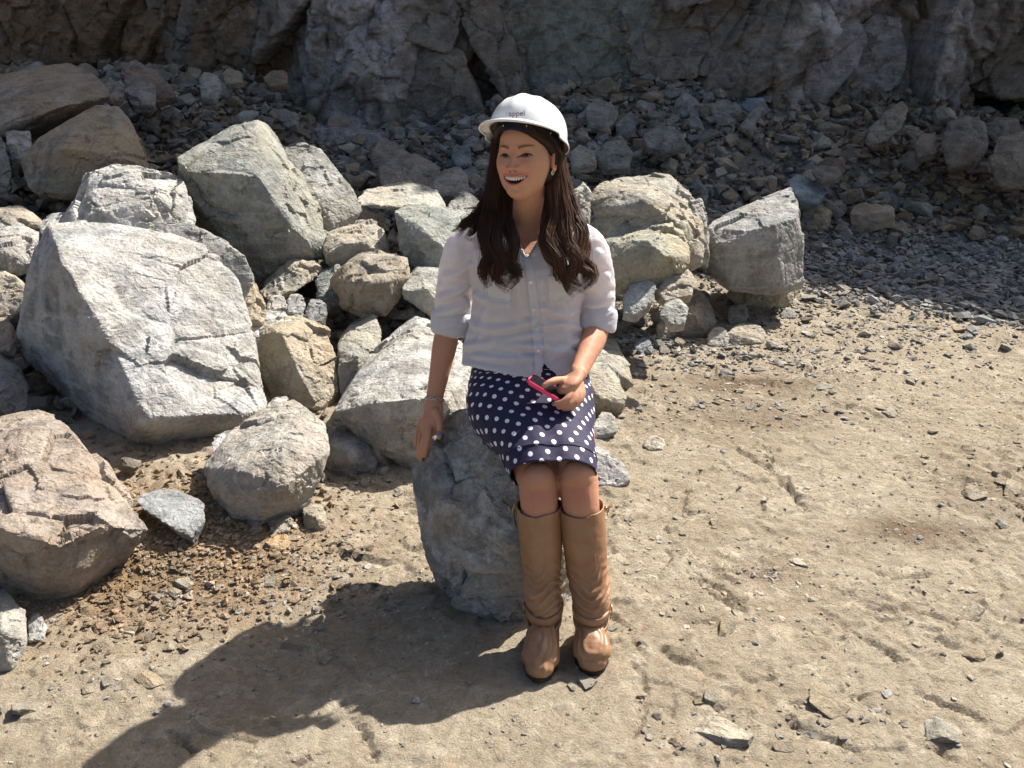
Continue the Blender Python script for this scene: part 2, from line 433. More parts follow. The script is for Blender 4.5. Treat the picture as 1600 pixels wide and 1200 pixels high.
cC = paint(cC, 0.9 * np.exp(-((CX - pxl(1420)) / 0.22) ** 2) * np.clip(0.5 + n2 * 1.8, 0, 1), LAV)
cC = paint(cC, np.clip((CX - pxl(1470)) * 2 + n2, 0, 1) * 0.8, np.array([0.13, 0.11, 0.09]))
cC = paint(cC, 0.35 * np.clip(n1 * 2, 0, 1), BROWN)
cme = new_mesh("cliff", np.stack([CX, CY, CZ], 1), cF[:, ::-1], smooth=True); vcol(cme, cC * 0.88)
cliff = obj("cliff", cme, M_RUBBLE, kind="structure")
# the bench behind the rim, so the face is the front of solid ground
k = len(ct) - 1; n = len(cxs)
rim = np.stack([CX, CY, CZ], 1).reshape(len(ct), n, 3)[k]
back = rim + np.array([0, 30.0, 1.5])
bv = np.concatenate([rim, back]); i = np.arange(n - 1)
bme = new_mesh("quarry_bench", bv, np.stack([i, i + 1, i + 1 + n, i + n], 1)); vcol(bme, np.repeat(TAN[None] * 0.8, len(bv), 0))
obj("hill", bme, M_RUBBLE, kind="structure")

# ------------------------------------------------------------------ boulders
def rock_detail(V, F, N, size, seed, rough=1.0, bed=None):
    q = V / size
    d = 0.014 * fbm(q * 2.6 + seed, 5, seed, 0.6)
    c1 = cells(q * 3.3 + seed, seed + 3); c2 = cells(q * 8.5 + seed * 2, seed + 5)
    gate = np.clip(0.5 + 1.6 * vnoise(q * 2.4, seed + 50), 0, 1)
    d = d + 0.052 * c1[0] * gate + 0.024 * c2[0] * np.clip(0.4 + 1.8 * vnoise(q * 4.0, seed + 60), 0, 1)
    d = d - 0.012 * np.exp(-(c1[1] / 0.05) ** 2) * gate
    rp = V * 26; d2 = 0.0042 * fbm(rp, 4, seed + 8, 0.65) - 0.0035 * np.clip(1 - np.abs(fbm(V * 13, 3, seed + 28)) * 9, 0, 1)
    ax = np.array([math.sin(seed), math.cos(seed * 1.7), math.sin(seed * 2.3 + 1)]); ax /= np.linalg.norm(ax)
    s = (V @ ax)[:, None] * ax[None] * 34 + V * 5
    d = d + 0.0045 * vnoise(s, seed + 9) * np.clip(vnoise(q * 2, seed + 70) * 3, 0, 1) / size * 0.5
    return V + N * ((d * size * rough) + d2)[:, None]
BOULDERS = []
def chip(V, F, size, seed, amt=1.0):
    """slice corners off with flat planes, as blasting does"""
    rr = np.random.default_rng(3000 + seed); c = V.mean(0)
    for k in range(7):
        n = rr.normal(size=3); n /= np.linalg.norm(n)
        h = (V - c) @ n; lim = h.max() - size * rr.uniform(.02, .085) * amt
        bm = bmesh.new(); vs = [bm.verts.new(p) for p in V]
        for f in F: bm.faces.new([vs[i] for i in f])
        r = bmesh.ops.bisect_plane(bm, geom=bm.verts[:] + bm.edges[:] + bm.faces[:], plane_co=tuple(c + n * lim), plane_no=tuple(n), clear_outer=True)
        P = [v.co[:] for v in bm.verts]; bm.free()
        V, F = hull(P)
    return V, F
def boulder(label, pts, col, Y=None, foot=None, thick=0.4, seed=1, rough=1.0, vox=None, name="boulder", group=None, sink=0.05, bevel=0.006, shrink=0.72, lift=0.0, lean=1.4, material=None, chips=.5):
    """pts: (px, py, dy) corners as seen, each with its own distance dy behind Y; the far side is closed behind them"""
    if Y is None:
        Y = G(*foot)[1]
    P = np.array([W(a, b, Y + c * (lean if c > 0 else 1)) for a, b, c in pts])
    c = P.mean(0)
    far = P.copy(); far[:, 1] = np.maximum(P[:, 1], c[1]) + thick
    far[:, 0] = c[0] * (far[:, 1].mean() / c[1]) + (P[:, 0] - c[0]) * shrink; far[:, 2] = c[2] + (P[:, 2] - c[2]) * shrink - 0.10 * thick
    lo = P[P[:, 2] < P[:, 2].min() + 0.35 * (P[:, 2].max() - P[:, 2].min())].copy()
    lo[:, 2] -= sink; lo[:, 1] += 0.03
    V, F = hull(np.concatenate([P, far, lo]))
    ext = V.max(0) - V.min(0); size = float(np.prod(ext) ** (1 / 3))
    dist = c[1]
    v = vox or max(size / 95, 0.0020 * dist)
    V, F = chip(V, F, size, seed, chips)
    V, F, N = remesh(V, F, v, bevel=bevel * size)
    V = rock_detail(V, F, N, size, seed, rough)
    o0 = np.array([c[0], c[1] + thick * 0.4, V[:, 2].min()])
    me = new_mesh(name, V - o0, F, smooth=False)
    o = obj(name, me, material or M_ROCK, label=label, category="rock" if name != "boulder" else "boulder", group=group)
    o.location = o0 + np.array([0, 0, lift]); o.color = (col[0] * 1.18, col[1] * 1.18, col[2] * 1.18, col[3])
    BOULDERS.append((c[0], c[1], size))
    return o
PALE = (0.50, 0.49, 0.47, 0.3); PALEW = (0.56, 0.55, 0.52, 0.2); TANR = (0.46, 0.43, 0.38, 0.6); BRN = (0.37, 0.31, 0.25, 0.9)
GRN = (0.33, 0.35, 0.33, 0.35); GRY = (0.33, 0.335, 0.34, 0.2); DKG = (0.25, 0.26, 0.27, 0.3); SEAT = (0.46, 0.455, 0.43, 0.4)

seat = boulder("dark mottled blue-grey boulder the woman in the white shirt sits on",
    [(646, 742, .25), (658, 690, .30), (680, 648, .36), (700, 632, .34), (760, 640, .22), (800, 650, .16), (880, 690, .2), (893, 800, .14), (893, 900, .10),
     (876, 950, .06), (830, 968, .0), (765, 965, -.01), (710, 945, .02), (670, 895, .08), (655, 820, .15), (648, 780, .2), (700, 790, .06), (790, 850, -.03), (860, 800, .0)],
    SEAT, foot=(790, 966), thick=.10, seed=4, rough=0.95, shrink=.8, bevel=.008, vox=0.006, lean=1.0, chips=.4, material=M_MOTTLED)
boulder("huge pale grey boulder at the left, broad flat face in sun, tilted over the dirt",
    [(75, 350, .52), (150, 345, .58), (215, 355, .58), (270, 370, .58), (330, 400, .58), (368, 440, .52), (392, 530, .42), (408, 590, .33), (421, 645, .22), (412, 662, .22),
     (330, 703, .22), (245, 713, .12), (192, 702, .10), (135, 640, .25), (85, 600, .35), (35, 555, .45), (27, 515, .45), (38, 440, .50), (52, 385, .52),
     (220, 655, -.02), (188, 590, .04), (150, 510, .12), (98, 402, .27), (330, 648, .08)],
    (.52, .515, .50, .3), foot=(235, 716), thick=.35, seed=11, rough=.5, chips=.3, bevel=.004, vox=0.0085)
boulder("large rusty brown boulder cropped by the left edge, nearest on the dirt mound",
    [(-110, 720, .35), (-40, 700, .35), (40, 678, .36), (78, 672, .38), (118, 682, .36), (138, 708, .3), (160, 722, .3), (172, 765, .22), (202, 792, .18), (233, 828, .16), (190, 872, .12),
     (130, 922, .05), (52, 953, .05), (22, 935, .08), (-60, 900, .12), (0, 825, -.02), (60, 857, -.05), (100, 838, -.02), (150, 820, .04), (-120, 800, .1)],
    (0.40, 0.345, 0.30, 0.5), foot=(60, 955), thick=.35, seed=26, rough=.75, vox=0.0055)
boulder("block-shaped pale boulder with tan front leaning under the huge grey boulder",
    [(317, 728, .16), (345, 700, .2), (400, 664, .28), (440, 645, .32), (482, 640, .32), (511, 665, .25), (516, 705, .15), (502, 745, .1), (472, 792, .06), (405, 812, .0), (362, 812, .0), (330, 772, .08),
     (358, 765, -.02), (376, 735, .0), (440, 702, .05), (506, 712, .1), (445, 760, -.04)],
    (0.45, 0.435, 0.41, .45), foot=(385, 814), thick=.2, seed=33, rough=.5, chips=.2, vox=.005)
boulder("tan four-sided boulder standing right of the huge grey boulder",
    [(388, 522, .2), (402, 500, .25), (440, 494, .28), (472, 497, .25), (512, 516, .2), (527, 560, .14), (530, 610, .08), (508, 652, .03), (465, 652, .02), (425, 630, .08), (408, 590, .14), (440, 522, .08), (470, 590, .0), (498, 640, -.02)],
    (0.44, 0.41, 0.35, .75), Y=3.75, thick=.35, seed=37, rough=.6)
boulder("pale layered boulder behind the top of the huge grey boulder",
    [(95, 350, .1), (108, 318, .12), (130, 272, .25), (176, 257, .3), (228, 264, .3), (242, 276, .26), (282, 275, .28), (296, 320, .2), (306, 365, .1), (200, 370, 0), (100, 370, .02), (160, 320, .05), (240, 300, .1)],
    PALEW, Y=4.35, thick=.45, seed=41, rough=.7)
boulder("grey rounded slab edge showing right of the huge grey boulder's top",
    [(235, 345, .25), (290, 348, .22), (345, 373, .15), (382, 400, .08), (394, 432, .04), (380, 480, .0), (300, 500, .0), (240, 420, .05)],
    (0.40, 0.40, 0.39, .3), Y=4.1, thick=.3, seed=43, rough=.6)
boulder("tall pyramid-shaped grey-green boulder with dark shaded front, left of centre",
    [(275, 246, .1), (300, 236, .2), (340, 207, .35), (395, 183, .45), (421, 190, .42), (437, 222, .36), (470, 282, .28), (506, 332, .2), (516, 365, .16), (500, 392, .1), (442, 422, .04), (395, 447, .05), (340, 405, .12), (303, 345, .12), (286, 285, .1),
     (282, 262, -.03), (380, 272, -.06), (424, 278, -.04), (440, 330, -.06), (470, 380, -.02), (400, 200, .25)],
    (0.36, 0.37, 0.345, .55), Y=4.75, thick=.45, seed=47, rough=.7, chips=.5)
boulder("grey-green boulder wedged behind the right flank of the pyramid-shaped boulder",
    [(443, 229, .3), (470, 224, .32), (500, 231, .3), (516, 265, .22), (560, 308, .16), (567, 330, .12), (520, 352, .02), (505, 400, .0), (460, 380, .0), (440, 300, .1), (490, 300, .05)],
    (0.39, 0.395, 0.37, .5), Y=5.05, thick=.4, seed=53, rough=.8)
boulder("long tan slab at the top left corner with black shaded underside",
    [(-60, 128, .3), (0, 118, .35), (60, 104, .5), (106, 98, .55), (132, 106, .5), (166, 130, .35), (171, 150, .22), (95, 167, .0), (30, 187, -.05), (0, 203, -.08), (-60, 215, -.1), (165, 160, .3), (120, 200, .35), (0, 216, .1)],
    (0.34, 0.30, 0.25, .7), Y=5.9, thick=.5, seed=59, rough=.5)
boulder("broad rust-stained tan boulder under the long slab at top left",
    [(28, 250, .15), (60, 215, .2), (110, 186, .3), (150, 163, .35), (186, 166, .33), (202, 186, .3), (226, 230, .2), (243, 268, .12), (200, 290, .05), (100, 305, 0), (45, 290, .05), (90, 232, .02), (180, 240, .02)],
    (0.36, 0.32, 0.26, 1.0), Y=5.25, thick=.5, seed=61, rough=.5)
boulder("small grey cube of stone beside the rust-stained boulder, far left",
    [(7, 208, .1), (20, 203, .15), (47, 206, .12), (51, 232, .04), (45, 245, 0), (18, 248, 0), (10, 225, .02)], (0.40, 0.39, 0.37, .2), Y=5.45, thick=.18, seed=63, name="rock")
boulder("dark rock cut off by the left edge below the long slab",
    [(-40, 215, .2), (5, 213, .15), (15, 250, .06), (12, 300, 0), (-40, 300, 0)], DKG, Y=5.3, thick=.3, seed=64)
boulder("smooth pale boulder cut off by the left edge beside the huge grey boulder",
    [(-50, 338, .3), (0, 338, .3), (35, 350, .22), (66, 370, .15), (50, 412, .05), (10, 422, 0), (-50, 420, 0), (0, 390, 0)], PALE, Y=4.2, thick=.4, seed=67, rough=.6)
boulder("flat tan stone resting above the pale boulder at the left edge",
    [(-10, 328, .1), (35, 324, .15), (60, 338, .1), (58, 350, .02), (10, 352, 0)], TANR, Y=4.5, thick=.2, seed=68, name="rock")
boulder("light stone tucked against the left shoulder of the huge grey boulder",
    [(60, 358, .1), (85, 338, .2), (112, 335, .2), (115, 360, .05), (80, 385, 0)], PALEW, Y=4.3, thick=.2, seed=69, name="rock")
boulder("dark grey rock in deep shade at the left edge under the huge boulder",
    [(-40, 555, .2), (0, 558, .2), (30, 580, .12), (46, 610, .06), (40, 640, 0), (-40, 650, 0), (0, 610, 0)], (0.30, 0.29, 0.29, .2), Y=3.35, thick=.3, seed=71)
boulder("tan rock at the left edge beside the huge boulder's shaded side",
    [(-30, 430, .1), (10, 425, .12), (40, 440, .1), (42, 480, .03), (5, 500, 0), (-30, 500, 0)], TANR, Y=3.95, thick=.25, seed=72, name="rock")
boulder("brown stone at the left edge above the shaded grey rock",
    [(-30, 505, .1), (15, 500, .12), (28, 525, .08), (15, 548, .0), (-30, 550, 0)], BRN, Y=3.7, thick=.2, seed=73, name="rock")
boulder("flat blue-grey slab bedded in the orange-brown dirt mound",
    [(212, 790, .16), (240, 782, .2), (290, 783, .2), (322, 792, .16), (323, 822, .06), (300, 850, -.02), (275, 838, .0), (225, 806, .08)], (0.36, 0.375, 0.38, .3), foot=(290, 852), thick=.05, seed=74, rough=.15, name="rock", sink=.06, lift=.025, lean=1.0)
boulder("white angular rock cropped at the left edge near the bottom",
    [(-40, 965, .12), (0, 950, .15), (25, 945, .15), (44, 958, .1), (44, 1000, .04), (12, 1045, -.02), (-40, 1050, -.02), (5, 990, .0)], (0.50, 0.48, 0.44, .3), foot=(10, 1046), thick=.1, seed=76, rough=.6, name="rock")
boulder("white cobble between the cropped white rock and the brown boulder",
    [(44, 985, .03), (50, 968, .06), (68, 969, .05), (73, 985, .03), (62, 1000, 0), (45, 1003, 0)], (0.55, 0.54, 0.52, .1), foot=(55, 1003), thick=.05, seed=77, name="rock", rough=.6)
boulder("small flat grey stone at the toe of the brown boulder",
    [(71, 968, .02), (85, 957, .05), (98, 956, .05), (99, 965, .02), (80, 975, 0)], (0.42, 0.41, 0.39, .3), foot=(80, 975), thick=.04, seed=78, name="rock")
# middle of the pile
boulder("blocky tan rock with pale lit top above the lumpy boulder in the middle",
    [(503, 380, .1), (514, 364, .15), (565, 346, .25), (592, 348, .22), (602, 372, .14), (613, 398, .08), (590, 408, 0), (540, 418, 0), (508, 400, .02), (540, 380, .02), (580, 378, .02)], (0.43, 0.41, 0.36, .6), Y=4.75, thick=.3, seed=81)
boulder("lumpy brown boulder perched in the middle of the pile left of the woman",
    [(516, 440, .12), (536, 415, .16), (570, 392, .24), (602, 402, .2), (640, 404, .14), (645, 432, .08), (622, 456, .04), (606, 480, .0), (565, 490, .0), (535, 472, .04), (560, 440, -.02), (600, 440, -.03)], (0.39, 0.35, 0.29, .7), Y=4.35, thick=.3, seed=83, rough=1.1)
boulder("grey-green rock behind the left end of the lumpy brown boulder",
    [(492, 440, .1), (500, 425, .14), (530, 415, .15), (540, 470, .05), (515, 482, 0), (498, 465, 0)], GRN, Y=4.5, thick=.2, seed=84, name="rock")
boulder("pale square block beside the woman's upper sleeve",
    [(627, 449, .05), (650, 420, .18), (672, 420, .2), (697, 424, .16), (694, 487, .05), (668, 482, .0), (632, 468, .02), (668, 452, -.02), (630, 455, .02)], (0.42, 0.42, 0.38, .5), Y=4.3, thick=.22, seed=86, rough=.5)
boulder("wide grey-green rock face behind the woman's shoulder",
    [(617, 332, .15), (640, 321, .2), (682, 325, .2), (745, 336, .25), (740, 425, .05), (655, 432, .0), (624, 395, .04), (660, 360, .0)], (0.38, 0.40, 0.37, .45), Y=4.7, thick=.4, seed=87, rough=.7)
boulder("low flat sunlit slab on top of the pile left of the woman's head",
    [(555, 312, .05), (572, 298, .2), (640, 285, .35), (680, 294, .3), (698, 318, .15), (690, 330, .08), (600, 322, .0), (562, 322, .0)], (0.50, 0.48, 0.42, .5), Y=5.3, thick=.25, seed=88, rough=.5, shrink=.8)
boulder("large white sunlit slanting boulder beside the woman's hand",
    [(518, 645, .1), (546, 602, .2), (590, 560, .35), (655, 505, .55), (705, 520, .5), (745, 560, .35), (745, 700, .1), (705, 732, .0), (655, 730, .0), (600, 702, -.02), (560, 672, .04), (522, 658, .1), (585, 630, .0), (650, 622, .0), (700, 625, .02)],
    (0.52, 0.51, 0.475, .3), Y=3.2, thick=.4, seed=89, rough=.4, chips=.5, vox=.0075)
boulder("narrow upright rock with dirty sloping top, between tan and white boulders",
    [(524, 545, .1), (545, 522, .2), (586, 490, .35), (598, 520, .25), (594, 565, .12), (560, 598, .02), (532, 618, .0), (526, 575, .04), (560, 555, .05)], (0.40, 0.40, 0.36, .6), Y=3.85, thick=.25, seed=90, rough=.6)
boulder("rounded grey rock in shade in front of the white slanting boulder",
    [(504, 692, .08), (520, 676, .12), (560, 674, .14), (580, 682, .12), (592, 705, .07), (586, 735, .02), (545, 743, .0), (510, 740, .02), (545, 705, -.02)], (0.37, 0.36, 0.35, .4), foot=(550, 744), thick=.14, seed=91, name="rock", rough=.7)
boulder("small upright wedge leaning on the white slanting boulder",
    [(566, 674, .06), (590, 665, .1), (606, 680, .08), (616, 722, .03), (600, 730, 0), (586, 715, 0), (585, 690, 0)], (0.42, 0.40, 0.36, .5), foot=(603, 731), thick=.08, seed=92, name="rock", rough=.5)
boulder("tan rock slice between the huge grey boulder and the tan four-sided boulder",
    [(372, 460, .1), (395, 440, .15), (413, 470, .1), (408, 500, .0), (380, 500, 0)], (0.42, 0.38, 0.32, .7), Y=4.0, thick=.2, seed=93, name="rock")
boulder("pale flat-topped rock behind the tan four-sided boulder",
    [(375, 500, .1), (395, 485, .2), (440, 488, .2), (460, 500, .1), (430, 530, .0), (388, 525, .0)], PALEW, Y=3.95, thick=.2, seed=94, name="rock")
boulder("long tan slab lying at the foot of the pyramid-shaped boulder",
    [(404, 458, .05), (432, 425, .15), (460, 402, .22), (500, 408, .22), (498, 432, .1), (470, 450, .02), (420, 470, 0)], (0.42, 0.40, 0.35, .6), Y=4.5, thick=.2, seed=95, name="rock")
boulder("white stone peeping out behind the block-shaped pale boulder",
    [(412, 650, .04), (430, 632, .1), (455, 630, .1), (463, 645, .05), (440, 668, .0), (415, 675, .0)], (0.54, 0.53, 0.50, .2), Y=3.2, thick=.12, seed=96, name="rock")
boulder("white jagged stone under the right end of the huge grey boulder",
    [(330, 705, .05), (350, 690, .1), (378, 688, .1), (380, 705, .04), (340, 722, .0)], (0.52, 0.51, 0.49, .2), Y=2.95, thick=.12, seed=97, name="rock")
for px, py, s, lb in ((433, 478, 18, "white cobble behind the tan four-sided boulder, leftmost of three"), (461, 476, 17, "greyish cobble behind the tan four-sided boulder, middle of three"), (494, 487, 19, "blue-grey cobble behind the tan four-sided boulder, rightmost of three")):
    boulder(lb, [(px - s, py, .05), (px - s * .5, py - s * .8, .08), (px + s * .6, py - s * .8, .08), (px + s, py - 2, .05), (px + s * .5, py + s * .8, 0), (px - s * .6, py + s * .8, 0)], PALE if px != 494 else GRY, Y=4.2, thick=.1, seed=px, name="rock", group="three cobbles behind the tan boulder")
boulder("square brown-grey stone on the dirt below the block-shaped boulder",
    [(472, 800, .04), (480, 795, .06), (508, 798, .06), (511, 820, .02), (500, 831, 0), (475, 828, 0), (492, 806, 0)], (0.40, 0.36, 0.30, .5), foot=(490, 831), thick=.06, seed=99, name="rock", rough=.6)
boulder("orange-tan cobble lying below the block-shaped boulder",
    [(415, 848, .03), (425, 836, .06), (445, 834, .06), (458, 845, .03), (450, 858, 0), (425, 863, 0)], (0.46, 0.35, 0.22, .8), foot=(435, 863), thick=.05, seed=100, name="rock", rough=.7)
boulder("dark wedge of stone leaning at the base of the block-shaped boulder",
    [(384, 815, .04), (395, 800, .06), (408, 812, .05), (405, 832, .0), (390, 832, 0)], (0.37, 0.34, 0.30, .5), foot=(397, 833), thick=.05, seed=101, name="rock")
boulder("flat grey-brown stone by the block-shaped boulder's lower right corner",
    [(418, 815, .04), (440, 805, .06), (462, 812, .04), (455, 830, 0), (425, 834, 0)], (0.42, 0.38, 0.32, .5), foot=(440, 835), thick=.05, seed=102, name="rock")
# right of the woman
boulder("big pale boulder right of the woman's hair with jagged sunlit rim",
    [(916, 305, .2), (935, 285, .3), (975, 275, .4), (1020, 273, .4), (1048, 276, .35), (1075, 300, .25), (1095, 340, .15), (1107, 385, .06), (1100, 407, .02), (1060, 425, .0), (985, 420, .0), (930, 370, .05), (1000, 310, .05), (1060, 345, .0)],
    (0.46, 0.44, 0.38, .7), Y=4.75, thick=.4, seed=103, rough=.9)
boulder("thin upright flake against the right side of the big pale boulder",
    [(1078, 312, .1), (1095, 308, .12), (1103, 345, .08), (1110, 400, .0), (1095, 408, .0), (1085, 360, .04)], (0.45, 0.44, 0.41, .3), Y=4.85, thick=.15, seed=104, name="rock")
boulder("blocky green-grey and rust boulder beside the woman's right-hand sleeve",
    [(935, 378, .15), (975, 365, .22), (1035, 345, .3), (1058, 340, .3), (1070, 365, .2), (1083, 400, .1), (1072, 418, .06), (1042, 426, .04), (1003, 448, .0), (950, 448, .0), (936, 420, .04), (1010, 375, .0), (1040, 400, -.02)],
    (0.42, 0.42, 0.36, .85), Y=4.45, thick=.35, seed=105, rough=.6)
boulder("large grey wedge boulder with flat shaded front and bright slanting top",
    [(1102, 356, .1), (1130, 336, .3), (1190, 315, .4), (1236, 294, .45), (1246, 318, .3), (1252, 336, .12), (1256, 440, .08), (1225, 452, .0), (1140, 446, .02), (1112, 418, .06), (1104, 378, .04), (1160, 362, -.02), (1210, 350, .02)],
    (0.40, 0.40, 0.385, .3), Y=4.95, thick=.4, seed=106, rough=.45, chips=.5, vox=.009, bevel=.008)
boulder("low tan slab stone in sun in front of the grey wedge boulder",
    [(1132, 463, .04), (1141, 450, .1), (1165, 436, .2), (1206, 430, .22), (1252, 448, .12), (1237, 474, .04), (1214, 483, .0), (1170, 477, .0), (1136, 470, .0), (1160, 452, .02), (1225, 455, .02)],
    (0.45, 0.41, 0.32, .7), foot=(1190, 484), thick=.16, seed=107, rough=.6)
boulder("dusty brown rounded rock at the foot of the right-hand boulders",
    [(1015, 500, .06), (1035, 470, .14), (1065, 452, .2), (1092, 456, .18), (1112, 480, .12), (1122, 505, .06), (1105, 525, .0), (1060, 525, .0), (1080, 490, -.02)], (0.38, 0.33, 0.27, .7), foot=(1085, 527), thick=.2, seed=108, rough=1.0)
boulder("white-grey oblong stone standing just right of the woman's sleeve",
    [(972, 470, .06), (985, 447, .12), (1012, 437, .14), (1026, 445, .1), (1018, 475, .04), (995, 491, .0), (975, 488, .02)], (0.46, 0.47, 0.46, .2), Y=4.25, thick=.15, seed=109, name="rock", rough=.6)
boulder("pale tan stone caught between the blocky boulder and the slab stone",
    [(1024, 455, .06), (1045, 425, .14), (1075, 420, .14), (1090, 440, .08), (1080, 462, .0), (1040, 470, .0)], (0.48, 0.44, 0.37, .5), Y=4.35, thick=.15, seed=110, name="rock", rough=.6)
boulder("small white faceted stone on the brown rounded rock",
    [(1030, 490, .04), (1040, 473, .08), (1062, 470, .08), (1078, 482, .05), (1070, 505, .0), (1050, 508, .0)], (0.50, 0.50, 0.46, .3), Y=3.98, thick=.1, seed=111, name="rock", rough=.6)
boulder("upright tan stone in the small heap right of the woman's cuff",
    [(1025, 508, .03), (1038, 495, .08), (1055, 500, .06), (1058, 522, .02), (1042, 532, .0), (1026, 528, .0)], (0.40, 0.36, 0.30, .6), foot=(1042, 533), thick=.1, seed=112, name="rock", rough=.6)
boulder("blue-grey stone at the near edge of the heap by the cuff",
    [(988, 540, .03), (1000, 530, .07), (1018, 532, .06), (1022, 550, .02), (1005, 558, .0)], (0.40, 0.42, 0.43, .2), foot=(1005, 558), thick=.08, seed=113, name="rock", rough=.6)
boulder("white block stone left of the flat brick-like stone on the dirt",
    [(1103, 530, .03), (1113, 514, .07), (1132, 514, .07), (1141, 527, .04), (1136, 540, .0), (1108, 542, .0)], (0.52, 0.51, 0.46, .3), foot=(1122, 542), thick=.09, seed=114, name="rock", rough=.5)
boulder("flat brick-like tan stone lying below the slab stone",
    [(1133, 520, .03), (1150, 508, .08), (1190, 510, .08), (1199, 525, .03), (1192, 536, .0), (1145, 538, .0)], (0.46, 0.43, 0.37, .5), foot=(1168, 538), thick=.1, seed=115, name="rock", rough=.5)
boulder("roundish tan stone between the brown rounded rock and the slab stone",
    [(1134, 492, .04), (1140, 478, .08), (1162, 476, .08), (1172, 490, .05), (1164, 505, .0), (1140, 506, .0)], (0.41, 0.37, 0.31, .6), foot=(1152, 507), thick=.1, seed=116, name="rock")
boulder("small grey stone under the near corner of the slab stone",
    [(1218, 490, .03), (1228, 481, .06), (1243, 486, .05), (1246, 496, .0), (1222, 497, .0)], (0.38, 0.37, 0.35, .3), foot=(1232, 497), thick=.06, seed=117, name="rock")
boulder("ochre cube of rock behind the right corner of the grey wedge boulder",
    [(1252, 335, .1), (1258, 322, .15), (1285, 320, .15), (1300, 330, .1), (1298, 355, .02), (1275, 364, .0), (1254, 355, .02), (1275, 338, 0)], (0.38, 0.33, 0.25, .8), foot=(1276, 365), thick=.2, seed=118, name="rock", rough=.5)
boulder("slate blue slab tipped up behind the grey wedge boulder",
    [(1229, 283, .1), (1245, 272, .2), (1262, 276, .2), (1291, 302, .1), (1280, 316, .0), (1258, 318, .0), (1238, 300, .02)], (0.27, 0.32, 0.36, .1), Y=6.7, thick=.2, seed=119, name="rock", rough=.5)
boulder("tan boulder half hidden behind the woman's elbow",
    [(900, 560, .1), (928, 534, .2), (962, 543, .18), (984, 572, .1), (990, 600, .02), (960, 612, .0), (905, 610, .0), (950, 570, .0)], (0.44, 0.42, 0.36, .5), foot=(960, 612), thick=.2, seed=120, name="rock", rough=.5)
boulder("green-grey split boulder right of the polka dot skirt",
    [(900, 585, .12), (920, 570, .18), (948, 572, .16), (965, 592, .1), (981, 622, .02), (974, 634, .0), (935, 648, .0), (905, 640, .02), (940, 622, -.03)], (0.43, 0.42, 0.36, .6), foot=(945, 650), thick=.18, seed=121, name="rock", rough=.5)
boulder("white cobble just right of the polka dot skirt",
    [(926, 665, .03), (935, 650, .07), (955, 650, .07), (968, 662, .04), (966, 676, .0), (945, 686, .0), (928, 684, .0)], (0.50, 0.48, 0.43, .3), foot=(948, 686), thick=.08, seed=122, name="rock", rough=.5)
boulder("flaky bleached grey stone with ragged tip beside the woman's knees",
    [(900, 705, .12), (930, 704, .1), (950, 715, .08), (970, 735, .04), (986, 750, .01), (975, 758, .0), (940, 762, .0), (905, 760, .0)], (0.50, 0.48, 0.46, .1), foot=(945, 763), thick=.1, seed=123, name="rock", rough=1.2)
boulder("pale stone showing behind the woman's hair, right side",
    [(895, 300, .1), (912, 283, .15), (925, 300, .1), (922, 345, .02), (898, 350, .0)], (0.46, 0.45, 0.40, .4), Y=4.6, thick=.2, seed=124, name="rock")
boulder("smooth cream stone alone on the open dirt right of the skirt",
    [(1004, 695, .02), (1012, 685, .05), (1028, 684, .05), (1041, 693, .03), (1036, 702, .0), (1015, 704, .0)], (0.52, 0.47, 0.40, .2), foot=(1022, 704), thick=.05, seed=125, name="rock", rough=.4)
